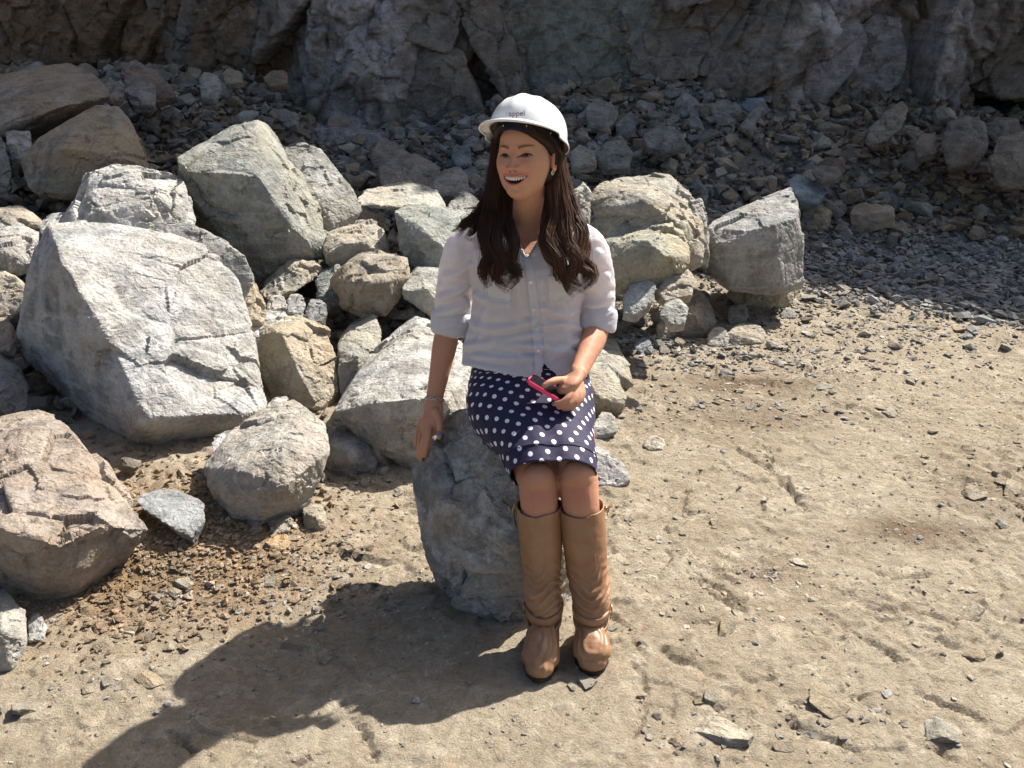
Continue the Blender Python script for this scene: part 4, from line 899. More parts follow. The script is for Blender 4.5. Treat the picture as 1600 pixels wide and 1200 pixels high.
def tube(P, rad, n=20, k=None, flat=1.0, ref=(0, 1, 0), cap=True, round_ends=True):
    """P: points (m,3); rad: (m,) or (m,2) radii; flat multiplies the radius along ref"""
    P = np.asarray(P, float); rad = np.asarray(rad, float)
    if rad.ndim == 1: rad = np.stack([rad, rad * flat], 1)
    k = k or max(8, 5 * len(P))
    C = catmull(np.concatenate([P, rad], 1), k); X = C[:, :3]; Rd = np.maximum(C[:, 3:], 0.0008)
    T = np.gradient(X, axis=0); T /= np.linalg.norm(T, axis=1)[:, None] + 1e-12
    if round_ends:
        e0, e1 = Rd[0], Rd[-1]; ex = []
        for q in (0.97, 0.8, 0.5): ex.append((X[0] - T[0] * e0.mean() * q, e0 * math.sqrt(1 - q * q), T[0]))
        X = np.concatenate([[e[0] for e in ex], X]); Rd = np.concatenate([[e[1] for e in ex], Rd]); T = np.concatenate([[e[2] for e in ex], T])
        ex = []
        for q in (0.5, 0.8, 0.97): ex.append((X[-1] + T[-1] * e1.mean() * q, e1 * math.sqrt(1 - q * q), T[-1]))
        X = np.concatenate([X, [e[0] for e in ex]]); Rd = np.concatenate([Rd, [e[1] for e in ex]]); T = np.concatenate([T, [e[2] for e in ex]])
    ref = np.asarray(ref, float)
    v = ref[None] - T * (T @ ref)[:, None]; v /= np.linalg.norm(v, axis=1)[:, None] + 1e-12
    u = np.cross(v, T)
    th = np.linspace(0, 2 * np.pi, n, endpoint=False)
    rings = X[:, None] + u[:, None] * (Rd[:, :1, None] * np.cos(th)[None, :, None]) + v[:, None] * (Rd[:, 1:, None] * np.sin(th)[None, :, None])
    return skin_grid(rings, cap)
def ellip(c, r, Rm=None, n=24):
    th = np.linspace(0.05, np.pi - 0.05, n); ph = np.linspace(0, 2 * np.pi, 2 * n, endpoint=False)
    T, Pn = np.meshgrid(th, ph, indexing='ij')
    q = np.stack([np.sin(T) * np.cos(Pn), np.sin(T) * np.sin(Pn), np.cos(T)], -1) * np.asarray(r)
    if Rm is not None: q = q @ Rm.T
    V, F = skin_grid(q + np.asarray(c)); return V, F
def Wp(L): return np.array([W(*q[:3]) for q in L])

# ---- materials
def simple(name, col, rough=0.6, spec=0.4, bump=None, sss=0.0, metal=0.0, coat=0.0):
    m, nt, b = mat(name); b.inputs['Base Color'].default_value = tuple(col) + (1,)
    b.inputs['Roughness'].default_value = rough; b.inputs['Specular IOR Level'].default_value = spec; b.inputs['Metallic'].default_value = metal
    b.inputs['Coat Weight'].default_value = coat
    if sss: b.inputs['Subsurface Weight'].default_value = sss; b.inputs['Subsurface Radius'].default_value = (0.012, 0.005, 0.003); b.inputs['Subsurface Scale'].default_value = 1.0
    if bump:
        k = NB(nt); tc = k.n("ShaderNodeTexCoord"); k.l(k.bump(k.noise(tc.outputs['Object'], bump[0], 4, .6), bump[1]), b.inputs['Normal'])
    return m
def skin_material():
    m, nt, b = mat("skin"); k = NB(nt); tc = k.n("ShaderNodeTexCoord"); co = tc.outputs['Object']
    at = k.n("ShaderNodeAttribute", attribute_name="tint")
    c = k.mix(k.ramp(k.noise(co, 22, 4), .35, .65, 0, .35), at.outputs['Color'], k.mix(1.0, at.outputs['Color'], (1.06, .88, .84), 'MULTIPLY'))
    c = k.mix(k.ramp(k.noise(co, 420, 2), .3, .7, 0, .12), c, k.mix(1.0, c, (.7, .66, .62), 'MULTIPLY'))
    k.l(c, b.inputs['Base Color']); b.inputs['Roughness'].default_value = .60; b.inputs['Specular IOR Level'].default_value = .28
    b.inputs['Subsurface Weight'].default_value = .12; b.inputs['Subsurface Radius'].default_value = (.010, .004, .002); b.inputs['Subsurface Scale'].default_value = 1.0
    k.l(k.bump(k.noise(co, 330, 3), .0006, .6), b.inputs['Normal'])
    return m
M_SKIN = skin_material()
def linen_material():
    m, nt, b = mat("white_linen"); k = NB(nt); tc = k.n("ShaderNodeTexCoord"); co = tc.outputs['Object']
    w1 = k.n("ShaderNodeTexWave", bands_direction='Z'); w1.inputs['Scale'].default_value = 260; w1.inputs['Distortion'].default_value = 1.5; k.l(co, w1.inputs['Vector'])
    w2 = k.n("ShaderNodeTexWave", bands_direction='X'); w2.inputs['Scale'].default_value = 260; w2.inputs['Distortion'].default_value = 1.5; k.l(co, w2.inputs['Vector'])
    c = k.mix(k.ramp(k.noise(co, 35, 5, .6), .3, .7), (.83, .845, .91), (.89, .90, .95))
    k.l(c, b.inputs['Base Color']); b.inputs['Roughness'].default_value = .9; b.inputs['Specular IOR Level'].default_value = .15
    b.inputs['Sheen Weight'].default_value = .15
    mp = k.n("ShaderNodeMapping"); mp.inputs['Scale'].default_value = (1, 1, 2.2); k.l(co, mp.inputs['Vector'])
    bp = k.bump(k.noise(mp.outputs[0], 22, 5, .62, .8), .010, .40)
    bp = k.bump(k.math('ADD', w1.outputs['Fac'], w2.outputs['Fac']), .0006, .35, bp)
    k.l(bp, b.inputs['Normal'])
    # thin cloth lets some light through
    tr = k.n("ShaderNodeBsdfTranslucent"); tr.inputs[0].default_value = (.78, .76, .80, 1); k.l(bp, tr.inputs['Normal'])
    mx = k.n("ShaderNodeMixShader"); mx.inputs[0].default_value = .48
    out = [x for x in nt.nodes if x.type == 'OUTPUT_MATERIAL'][0]
    k.l(b.outputs[0], mx.inputs[1]); k.l(tr.outputs[0], mx.inputs[2]); k.l(mx.outputs[0], out.inputs[0])
    return m
M_LINEN = linen_material()
def dots_material():
    m, nt, b = mat("polka_dot_cotton"); k = NB(nt)
    at = k.n("ShaderNodeAttribute", attribute_name="pat"); mp = k.n("ShaderNodeMapping")
    s = 1 / .0340
    mp.inputs['Rotation'].default_value = (0, 0, R(38)); mp.inputs['Scale'].default_value = (s, s, 1)
    k.l(at.outputs['Vector'], mp.inputs['Vector'])
    fr = k.n("ShaderNodeVectorMath", operation='FRACTION'); k.l(mp.outputs[0], fr.inputs[0])
    sb = k.n("ShaderNodeVectorMath", operation='SUBTRACT'); k.l(fr.outputs[0], sb.inputs[0]); sb.inputs[1].default_value = (.5, .5, 0)
    ml = k.n("ShaderNodeVectorMath", operation='MULTIPLY'); k.l(sb.outputs[0], ml.inputs[0]); ml.inputs[1].default_value = (1, 1, 0)
    ln = k.n("ShaderNodeVectorMath", operation='LENGTH'); k.l(ml.outputs[0], ln.inputs[0])
    f = k.ramp(ln.outputs['Value'], 0.185, .210, 1.0, 0.0)
    tc = k.n("ShaderNodeTexCoord")
    nv = k.mix(k.ramp(k.noise(tc.outputs['Object'], 60, 4), .3, .7), (.011, .010, .036), (.018, .015, .052))
    k.l(k.mix(f, nv, (.74, .74, .80)), b.inputs['Base Color']); b.inputs['Roughness'].default_value = .75; b.inputs['Specular IOR Level'].default_value = .35
    b.inputs['Sheen Weight'].default_value = .12; b.inputs['Sheen Tint'].default_value = (.6, .5, .8, 1)
    bp = k.bump(k.noise(tc.outputs['Object'], 30, 4), .006, .4); bp = k.bump(k.noise(tc.outputs['Object'], 700, 2), .0005, .5, bp)
    k.l(bp, b.inputs['Normal']); return m
M_DOTS = dots_material()
def leather_material():
    m, nt, b = mat("tan_leather"); k = NB(nt); tc = k.n("ShaderNodeTexCoord"); co = tc.outputs['Object']
    n = k.noise(co, 11, 6, .6, .4)
    c = k.mix(k.ramp(n, .32, .68), (.235, .120, .060), (.345, .190, .100))
    c = k.mix(k.ramp(k.noise(co, 45, 5, .7), .55, .75, 0, .35), c, (.20, .095, .045))
    k.l(c, b.inputs['Base Color']); b.inputs['Roughness'].default_value = .42; b.inputs['Specular IOR Level'].default_value = .5
    k.l(k.ramp(k.noise(co, 30, 4), .3, .7, .34, .52), b.inputs['Roughness'])
    bp = k.bump(k.noise(co, 26, 5, .6), .005, .5); bp = k.bump(k.noise(co, 380, 3), .0006, .6, bp); k.l(bp, b.inputs['Normal']); return m
M_LEATHER = leather_material()
def hair_material():
    m, nt, b = mat("dark_brown_hair"); k = NB(nt); tc = k.n("ShaderNodeTexCoord")
    at = k.n("ShaderNodeAttribute", attribute_name="tint")
    k.l(at.outputs['Color'], b.inputs['Base Color']); b.inputs['Roughness'].default_value = .50; b.inputs['Specular IOR Level'].default_value = .28
    return m
M_HAIR = hair_material()
M_SHELL = simple("white_hat_shell", (.80, .80, .78), .28, .5, coat=.2)
M_NAVY = simple("navy_band", (.010, .014, .045), .7, .3)
M_STEEL = simple("steel", (.55, .53, .50), .3, .5, metal=1.0)
M_BRASS = simple("aged_brass", (.42, .28, .15), .4, .5, metal=1.0)
M_PINK = simple("pink_phone_case", (.85, .03, .16), .35, .5)
M_BLACK = simple("black_glass", (.006, .006, .008), .12, .5)
M_SOLE = simple("dark_sole", (.035, .024, .018), .75, .3, (60, .004))
M_TEETH = simple("tooth_enamel", (.70, .66, .58), .25, .5)
M_NAIL = simple("blue_nail_polish", (.03, .13, .33), .25, .6)
M_BUTTON = simple("shell_button", (.72, .71, .68), .3, .5)
SKIN = np.array([.47, .255, .165])

# ---- head, in its own frame: x to her left, y to the back, z up; origin at eye level
HEADC = W(822, 243, 2.55)
Rm = np.array(Matrix.Rotation(R(-5), 3, 'Y') @ Matrix.Rotation(R(-26), 3, 'Z') @ Matrix.Rotation(R(-8), 3, 'X'))
HS = 1.0
def h2w(p): return (np.asarray(p) * HS) @ Rm.T + HEADC
n1, n2 = 230, 260
th = np.linspace(0.02, np.pi - 0.02, n1); ph = np.linspace(0, 2 * np.pi, n2, endpoint=False)
T_, P_ = np.meshgrid(th, ph, indexing='ij')
D = np.stack([np.sin(T_) * np.sin(P_), -np.sin(T_) * np.cos(P_), np.cos(T_)], -1).reshape(-1, 3)
def hit(c, r):
    c = np.array(c); r = np.array(r); d = D / r; o = -c / r
    a = (d * d).sum(1); b = d @ o; cc = o @ o - 1
    disc = b * b - a * cc
    return np.where(disc > 0, (-b + np.sqrt(np.maximum(disc, 0))) / a, 0)
els = [((0, .014, .036), (.0755, .090, .080)), ((0, -.018, -.020), (.0775, .066, .072)), ((0, -.024, -.062), (.060, .053, .050)), ((0, -.045, -.088), (.034, .034, .027))]
k_ = 130.0
r_ = np.log(sum(np.exp(k_ * np.minimum(hit(c, r), .2)) for c, r in els)) / k_ - .004
Hv = D * r_[:, None]
x, y, z = Hv.T.copy()
front = smooth(0.0, .045, -y)
def ga(x0, z0, sx, sz): return np.exp(-((x - x0) / sx) ** 2 - ((z - z0) / sz) ** 2)
f = 0
nh = np.interp(z, [-.045, -.040, -.034, -.028, -.010, .006, .02], [0, .004, .0155, .0200, .010, .004, 0])
nw = np.interp(z, [-.04, -.028, -.008, .02], [.0100, .0100, .0072, .008])
f = f + nh * np.exp(-(x / nw) ** 2)
for s in (-1, 1):
    f = f + .0095 * ga(s * .0135, -.0305, .0065, .0062) - .006 * ga(s * .007, -.0385, .0035, .003)
    f = f - .011 * ga(s * .029, .003, .016, .010) + .0035 * ga(s * .030, .022, .022, .007)
    f = f + .0065 * ga(s * .038, -.024, .017, .014) - .0025 * ga(s * .036, -.048, .005, .012)
    f = f + .0030 * ga(s * .031, .0085, .013, .0028) + .0026 * ga(s * .031, -.0045, .013, .003)
for s in (-1, 1):
    for tq in np.linspace(0, 1, 7): f = f - .0011 * ga(s * (.018 + .020 * tq ** .8), -.034 - .022 * tq, .0035, .0045)
f = f + .006 * ga(0, -.105, .016, .012) - .003 * ga(0, -.086, .02, .006)
f = f + .005 * ga(0, -.060, .034, .022)
xa = x / .0335
zU = -.0530 + .0030 * np.minimum(xa ** 2, 1.6); zL = -.0705 + .0195 * np.minimum(xa ** 2, 1.6) ** 1.15
sd = np.minimum(z - zL, zU - z) * np.where(np.abs(xa) < 1.15, 1, 0) - np.where(np.abs(xa) < 1.15, 0, 1)
opening = smooth(-.0006, .0018, sd)
lip = np.exp(-((sd + .0035) / .0034) ** 2) * (np.abs(xa) < 1.2)
f = f + .0052 * lip * (1 - .6 * np.minimum(xa ** 2, 1)) - .019 * opening
ax_ = (np.abs(x) - .0295) / .0150
lidU = .0028 - .0048 * ax_ ** 2 + .002 * ax_ + .002; lidL = -.0040 + .0048 * ax_ ** 2 + .0015 + .0015 * ax_ + .001
se = np.where(np.abs(ax_) < 1, np.minimum(z - lidL, lidU - z), -1)
eyeo = smooth(-.0004, .0012, se)
f = f - .0060 * eyeo
yn = y - f * front
Hv = np.stack([x, yn, z], 1)
# colours of the face
Hc = np.repeat(SKIN[None] * np.array([1.10, 1.12, 1.10]), len(Hv), 0)
def pc(w, col):
    global Hc
    w = np.clip(w * (y < .0), 0, 1)[:, None]; Hc = Hc * (1 - w) + np.array(col) * w
for s in (-1, 1): pc(.45 * ga(s * .038, -.028, .018, .016), (.50, .17, .115))
pc(.25 * ga(0, -.028, .014, .012), (.50, .18, .12))
pc(.35 * ga(.031, .012, .018, .006) + .35 * ga(-.031, .012, .018, .006), (.30, .14, .09))
pc(smooth(-.0075, -.0055, sd) * (np.abs(xa) < 1.18) * .75, (.52, .17, .14))
pc(opening, (.060, .016, .014))
pc(opening * ga(0, -.073, .018, .004) * 1.2, (.36, .10, .09))
pc(smooth(-.0026, -.0012, se) * (np.abs(ax_) < 1) * np.where(z > .003, 1, .45), (.018, .010, .008))
lash = np.exp(-((z - lidU - .0010) / .0019) ** 2) * (np.abs(ax_) < 1.22); pc(lash * 1.0, (.010, .007, .006))
bx = np.abs(x); brow = np.exp(-((z - (.0205 + .0062 * np.sin(np.clip((bx - .012) / .040, 0, 1) * 2.3))) / np.interp(bx, [.012, .03, .052], [.0042, .0036, .0014])) ** 2) * smooth(.011, .015, bx) * smooth(.054, .048, bx)
pc(brow * .85, (.045, .022, .013))
for s in (-1, 1): pc(1.0 * ga(s * .0075, -.0378, .0030, .0018), (.10, .03, .02))
pc(ga(.019, -.100, .0009, .0009) * 1.3, (.12, .05, .03))
# scalp and sides read as hair under the locks
hairline = smooth(-.004, .006, np.where(x > 0, z - .078 + .045 * smooth(0.0, .07, x) , z - .082 + .022 * smooth(0, .07, -x))); hairline = np.maximum(hairline, smooth(.0, .012, yn - .004))
hl = np.clip(hairline, 0, 1)[:, None]; Hc = Hc * (1 - hl) + np.array([.028, .015, .010]) * hl
i = np.arange(n1 * n2).reshape(n1, n2); j = np.roll(i, -1, 1)
HF = np.stack([i[:-1], i[1:], j[1:], j[:-1]], -1).reshape(-1, 4)
poles = np.array([Hv[:n2].mean(0), Hv[-n2:].mean(0)])
Hv = np.concatenate([Hv, poles]); Hc = np.concatenate([Hc, Hc[:1], Hc[-3:-2]])
HT = np.concatenate([np.stack([i[0], j[0], np.full(n2, n1 * n2)], -1), np.stack([j[-1], i[-1], np.full(n2, n1 * n2 + 1)], -1)])
HeadV = h2w(Hv)
# ears
def ear(s):
    c = np.array([s * .0725, .006, -.012])
    t = np.linspace(0, 2 * np.pi, 25)[:-1]
    P = np.stack([c[0] + s * (.006 + .004 * np.sin(t * .5)), c[1] + .013 * np.cos(t) + .004 * np.sin(t), c[2] + .027 * np.sin(t)], 1)
    V1, F1 = tube(np.concatenate([P, P[:1]]), np.full(25, .0042), 8, 60, round_ends=False)
    V2, F2 = ellip(c + np.array([s * .002, 0, 0]), (.006, .012, .025), None, 10)
    return merge([(V1, F1), (V2, F2)])
EarV, EarF = merge([ear(-1), ear(1)])

# ---- body joints
neck0, neck1 = W(828, 352, 2.62), h2w((0, .012, -.055))
shR, shL = W(735, 372, 2.61), W(912, 370, 2.60)           # her right (seen left), her left
elR, elL = W(703, 498, 2.66), W(938, 506, 2.62)
wrR, wrL = W(679, 622, 2.57), W(903, 584, 2.40)
hipR, hipL = W(790, 596, 2.60), W(872, 594, 2.60)
knR, knL = W(841, 752, 2.225), W(903, 747, 2.225)
anR, anL = W(850, 962, 2.13), W(924, 955, 2.13)
parts = []
def torso_ring(zc, xc, yc, a, b, n=32, e=2.4):
    t = np.linspace(0, 2 * np.pi, n, endpoint=False)
    cx = np.sign(np.cos(t)) * np.abs(np.cos(t)) ** (2 / e); sy = np.sign(np.sin(t)) * np.abs(np.sin(t)) ** (2 / e)
    return np.stack([xc + a * cx, yc + b * sy, np.full(n, zc)], -1)
tr = [torso_ring(z_, x_, y_, a_, b_) for z_, x_, y_, a_, b_ in
      [(.545, .055, 2.60, .150, .10), (.62, .055, 2.60, .160, .112), (.70, .052, 2.595, .135, .10), (.80, .045, 2.59, .118, .088), (.90, .040, 2.59, .125, .092), (.97, .040, 2.59, .135, .094), (1.02, .042, 2.60, .140, .082), (1.05, .044, 2.61, .105, .058), (1.085, .045, 2.615, .060, .048)]]
parts.append(skin_grid(np.array(tr)))
parts.append(tube([neck0 - [0, 0, .03], neck0 + [0, -.012, .03], neck1], [.056, .048, .046], 24))
for sh, el, wr in ((shR, elR, wrR), (shL, elL, wrL)):
    cen = np.array([.044, 2.605, sh[2] - .004]); sh = sh - [0, 0, .012]
    parts.append(tube([cen, sh * .6 + cen * .4, sh, sh * .55 + el * .45, el], [.030, .029, .032, .032, .029], 20))
    mid = el * .68 + wr * .32
    parts.append(tube([el, mid, el * .3 + wr * .7, wr], [(.031, .030), (.037, .034), (.030, .026), (.0255, .0195)], 20, ref=(0, 1, 0)))
for hp, kn, an in ((hipR, knR, anR), (hipL, knL, anL)):
    parts.append(tube([hp, hp * .5 + kn * .5 + [0, 0, .008], kn * .85 + hp * .15 + [0, 0, .004], kn], [.082, .074, .060, .054], 26))
    parts.append(ellip(kn + [0, -.012, .008], (.047, .046, .054)))
    parts.append(tube([kn, kn * .8 + an * .2 + [0, -.008, 0], kn * .6 + an * .4 + [0, .012, 0], an], [(.054, .056), (.050, .052), (.046, .052), (.032, .034)], 24))
# hand resting on the boulder (seen left)
def finger(P, r0, r1, n=12): return tube(Wp(P), np.linspace(r0, r1, len(P)), n, 18)
Yh = 2.54
parts.append(tube([wrR, W(678, 640, Yh + .01), W(676, 656, Yh - .01), W(672, 668, Yh - .015)], [(.024, .018), (.031, .017), (.036, .016), (.033, .013)], 18, ref=(.3, 1, .2)))
parts.append(finger([(662, 662, Yh), (657, 680, Yh - .02), (655, 697, Yh - .03), (653, 713, Yh - .025)], .0095, .0070))
parts.append(finger([(667, 664, Yh - .015), (663, 684, Yh - .04), (660, 702, Yh - .045), (658, 719, Yh - .035)], .0100, .0072))
parts.append(finger([(672, 664, Yh - .02), (669, 682, Yh - .05), (666, 699, Yh - .055), (664, 712, Yh - .045)], .0100, .0072))
parts.append(finger([(660, 655, Yh + .02), (654, 670, Yh + .01), (651, 684, Yh), (649, 696, Yh)], .0085, .0064))
parts.append(finger([(680, 642, Yh - .01), (686, 655, Yh - .035), (687, 669, Yh - .05), (686, 683, Yh - .055)], .0120, .0078))
# hand holding the phone (seen right)
parts.append(tube([wrL, W(896, 592, 2.385), W(888, 601, 2.365), W(882, 607, 2.355)], [(.026, .020), (.033, .019), (.036, .018), (.032, .015)], 18, ref=(-.2, .35, 1)))
parts.append(finger([(884, 594, 2.375), (872, 594, 2.355), (860, 597, 2.335), (851, 602, 2.325)], .0120, .0080))       # thumb over the screen
parts.append(finger([(893, 604, 2.355), (889, 618, 2.325), (879, 628, 2.312), (866, 631, 2.318)], .0102, .0076))
parts.append(finger([(899, 604, 2.365), (898, 621, 2.335), (888, 633, 2.318), (873, 636, 2.322)], .0102, .0074))
parts.append(finger([(904, 602, 2.375), (905, 620, 2.345), (896, 635, 2.328), (881, 639, 2.330)], .0098, .0070))
parts.append(finger([(908, 599, 2.385), (911, 616, 2.36), (903, 631, 2.342), (890, 637, 2.342)], .0088, .0064))
BV, BF = merge(parts)
BV, BF, BN = remesh(BV, BF, .0030, smooth=2)
# colour along the body
bc = np.repeat(SKIN[None] * np.array([1.0, .97, .95]), len(BV), 0)
def bpaint(c, r, col, w=1.0):
    global bc
    a = np.clip(w * np.exp(-(np.linalg.norm(BV - c, axis=1) / r) ** 2), 0, 1)[:, None]; bc = bc * (1 - a) + np.array(col) * a
for kn in (knR, knL): bpaint(kn + [0, -.05, -.02], .035, (.42, .14, .09), .6)
bpaint(W(828, 352, 2.53), .0022, (.15, .06, .04), 1.2)
BV = BV + BN * (.0008 * fbm(BV * 60, 3, 4))[:, None]
bodyV, bodyF = merge([(BV, BF), (HeadV, [HT, HF]), (h2w(EarV), EarF)])
bodyC = np.concatenate([bc, Hc, np.repeat(SKIN[None] * [1.0, .9, .85], len(EarV), 0)])
bme = new_mesh("person", bodyV, bodyF); vcol(bme, bodyC)
P0 = np.array([0.09, 2.2, 0.0])
def shift(me, o=P0):
    me.transform(Matrix.Translation(Vector(-o))); return me
person = obj("person", shift(bme), M_SKIN, label="laughing long-haired woman in white shirt, polka dot skirt and tan boots, seated on a boulder", category="person")
person.location = P0
def wear(name, me, m, parent=None, **kw):
    """child built in world coordinates"""
    shift(me); o = obj(name, me, m, parent or person, **kw)
    return o
# eyes, teeth, earring
for s in (-1, 1):
    k = np.argmin((x - s * .0295) ** 2 + (z - .001) ** 2 + (y > 0)); ys = yn[k]
    c = np.array([s * .0295, ys + .0098, .0012]); V, F = ellip(c, (.0118, .0118, .0118), None, 20)
    d = V - c; g = d @ nrm((-.12 * 1, -1, .02)) / .0118
    C = np.where((g > .84)[:, None], np.array([[.020, .010, .006]]), np.array([[.33, .29, .27]]))
    me = new_mesh("eye", h2w(V), F); vcol(me, C); wear("eye", me, simple("eye_surface", (.3, .3, .3), .1) if s < 0 else bpy.data.materials["eye_surface"])
mm = bpy.data.materials["eye_surface"]; a_ = mm.node_tree.nodes.new("ShaderNodeAttribute"); a_.attribute_name = "tint"
mm.node_tree.links.new(a_.outputs['Color'], mm.node_tree.nodes["Principled BSDF"].inputs['Base Color'])
ym = -0.083; tp = []
kk = np.argmin(x ** 2 + (z + .052) ** 2 + (y > 0)); ylip = yn[kk]
for q in range(-4, 5):
    w_ = .0078 if abs(q) == 0 else .0066
    cx_ = q * .0066; cz = -.0568 + .0035 * (cx_ / .0335) ** 2; cy = ylip + .0085 + 12.0 * cx_ ** 2
    tp.append(ellip((cx_, cy, cz), (.0036, .0028, .0064 - .00040 * abs(q)), None, 8))
V, F = merge(tp); wear("teeth", new_mesh("teeth", h2w(V), F), M_TEETH)
t = np.linspace(0, 2 * np.pi, 21); ec = np.array([.080, -.004, -.044])
E = np.stack([ec[0] + .002 * np.sin(t), ec[1] + .0065 * np.cos(t), ec[2] + .0075 * np.sin(t)], 1)
V, F = tube(E, np.full(21, .0019), 8, 40, round_ends=False); wear("earring", new_mesh("earring", h2w(V), F), M_STEEL)

# ---- helper: lay a patch of cloth on what is already there
def bvh_of(*meshes):
    V, F = merge(meshes); T = []
    for f_ in (F if isinstance(F, list) else [F]):
        T += [tuple(int(a) for a in q) for q in f_]
    return BVHTree.FromPolygons([tuple(v) for v in V], T)
def drape(tree, A, B, nu, nv, off, thick=.0016, default_Y=2.47, bulge=0.0):
    """strip between pixel polylines A and B laid on the surface; closed solid"""
    A = catmull(np.array(A, float), nu) if len(A) > 2 else np.array(A[0])[None] + np.linspace(0, 1, nu)[:, None] * (np.array(A[1]) - np.array(A[0]))[None]
    B = catmull(np.array(B, float), nu) if len(B) > 2 else np.array(B[0])[None] + np.linspace(0, 1, nu)[:, None] * (np.array(B[1]) - np.array(B[0]))[None]
    O = Vector((0, 0, CAM_Z)); top = np.zeros((nu, nv, 3)); nn = np.zeros((nu, nv, 3))
    for a in range(nu):
        for b in range(nv):
            w = b / (nv - 1); q = A[a] * (1 - w) + B[a] * w
            d = Vector(ray(q[0], q[1])).normalized()
            h = tree.ray_cast(O, d)
            if h[0] is None: pt = Vector(W(q[0], q[1], default_Y)); n_ = -d
            else: pt, n_ = h[0], h[1]
            if n_.dot(d) > 0: n_ = -n_
            top[a, b] = pt; nn[a, b] = n_
    for _ in range(2):
        nn[1:-1] = (nn[:-2] + nn[1:-1] * 2 + nn[2:]) / 4
    nn /= np.linalg.norm(nn, axis=2)[..., None] + 1e-9
    w = np.linspace(0, 1, nv)
    o_ = off + bulge * np.sin(w * np.pi)[None, :, None]
    up = top + nn * (o_ + thick); lo = top + nn * (o_ - .0005 if bulge == 0 else off - .0005)
    V = np.concatenate([up.reshape(-1, 3), lo.reshape(-1, 3)]); N_ = nu * nv
    i = np.arange(N_).reshape(nu, nv)
    Q = np.stack([i[:-1, :-1], i[1:, :-1], i[1:, 1:], i[:-1, 1:]], -1).reshape(-1, 4)
    e = np.concatenate([i[0, :], i[1:, -1], i[-1, -2::-1], i[-2:0:-1, 0]]); e2 = np.roll(e, -1)
    S = np.stack([e, e2, e2 + N_, e + N_], -1)
    return V, [np.concatenate([Q, Q[:, ::-1] + N_, S])]

# ---- shirt
rows = [(346, 782, 872, 2.615, .050), (354, 745, 908, 2.61, .068), (366, 722, 924, 2.605, .088), (384, 722, 924, 2.60, .100), (408, 728, 918, 2.59, .110), (432, 735, 912, 2.585, .116), (465, 738, 906, 2.585, .113),
        (500, 735, 906, 2.585, .113), (530, 727, 911, 2.58, .124), (556, 722, 917, 2.575, .136), (572, 723, 920, 2.565, .142)]
rr_ = []
for py, a, b, Yc, dp in rows:
    L, Q = W(a, py, Yc), W(b, py, Yc)
    rr_.append(torso_ring(L[2], (L[0] + Q[0]) / 2, Yc, (Q[0] - L[0]) / 2, dp, 64, 2.3))
rr_ = np.array(rr_); kR = len(rr_)
rr_ = catmull(rr_.reshape(kR, -1), 50).reshape(50, 64, 3)
sp = [skin_grid(rr_)]
slR = [(748, 366, 2.61, .044), (727, 388, 2.615, .056), (716, 420, 2.63, .057), (710, 460, 2.645, .055), (706, 500, 2.655, .052), (702, 520, 2.655, .050)]
slL = [(896, 366, 2.61, .044), (917, 388, 2.605, .056), (927, 420, 2.61, .057), (932, 455, 2.62, .055), (934, 488, 2.62, .053), (932, 510, 2.605, .050)]
for sl_ in (slR, slL):
    sp.append(tube(Wp(sl_), [q[3] for q in sl_], 28, 40, round_ends=False))
SV, SF = merge(sp)
SV, SF, SN = remesh(SV, SF, .0042, smooth=6)
toc = np.array([0, 0, CAM_Z]) - SV; toc /= np.linalg.norm(toc, axis=1)[:, None]
spx, spy = proj(SV); frontm = smooth(-.1, .35, (SN * toc).sum(1))
for cx_, cz_ in ((795, 425), (868, 425)):
    SV = SV + SN * (.020 * np.exp(-((spx - cx_) / 26) ** 2 - ((spy - cz_) / 26) ** 2) * frontm)[:, None]
FOLDS = [([(733, 503), (765, 516), (800, 512), (832, 503)], 5, .010), ([(728, 541), (775, 534), (820, 540), (868, 548), (905, 534)], 5, .009), ([(738, 556), (790, 562), (838, 560)], 4, .006),
         ([(742, 462), (765, 474), (795, 478)], 5, .008), ([(845, 480), (880, 492), (906, 486)], 5, .008), ([(848, 512), (880, 508), (908, 515)], 4, .007), ([(742, 395), (752, 420), (756, 445)], 6, .008),
         ([(735, 378), (760, 398), (785, 408)], 6, .007), ([(914, 372), (902, 400), (900, 430)], 6, .008), ([(688, 466), (708, 460), (730, 447)], 5, .009), ([(684, 490), (705, 486), (730, 474)], 5, .009),
         ([(695, 432), (715, 428), (734, 415)], 5, .006), ([(690, 505), (712, 505), (732, 498)], 4, .006), ([(915, 478), (935, 476), (955, 464)], 5, .008), ([(912, 450), (930, 446), (948, 432)], 5, .008), ([(918, 498), (936, 498), (955, 488)], 4, .007),
         ([(935, 395), (925, 412), (912, 420)], 5, .006), ([(846, 440), (844, 470), (848, 500), (850, 540)], 5, .004), ([(806, 420), (812, 460), (812, 500)], 6, .005), ([(725, 568), (760, 575), (800, 583)], 5, .005),
         ([(860, 560), (885, 552), (912, 556)], 5, .007), ([(750, 525), (800, 527), (845, 522)], 4, .006), ([(880, 470), (890, 500), (888, 530)], 5, .005), ([(758, 485), (752, 505), (748, 530)], 5, .005), ([(780, 540), (810, 548), (830, 575)], 4, .005)]
disp = np.zeros(len(SV))
for pl, wd, am in FOLDS:
    C_ = catmull(np.array(pl, float), 24); dm = np.full(len(SV), 1e9); sg = np.zeros(len(SV))
    for a, b in zip(C_[:-1], C_[1:]):
        d_, s_ = seg_dist(spx, spy, a, b); m_ = d_ < dm; dm = np.where(m_, d_, dm); sg = np.where(m_, s_, sg)
    tcut = 1.0
    disp += am * np.exp(-(dm / wd) ** 2) - am * .6 * np.exp(-((dm - wd * 2.0) / wd) ** 2)
disp = disp * frontm
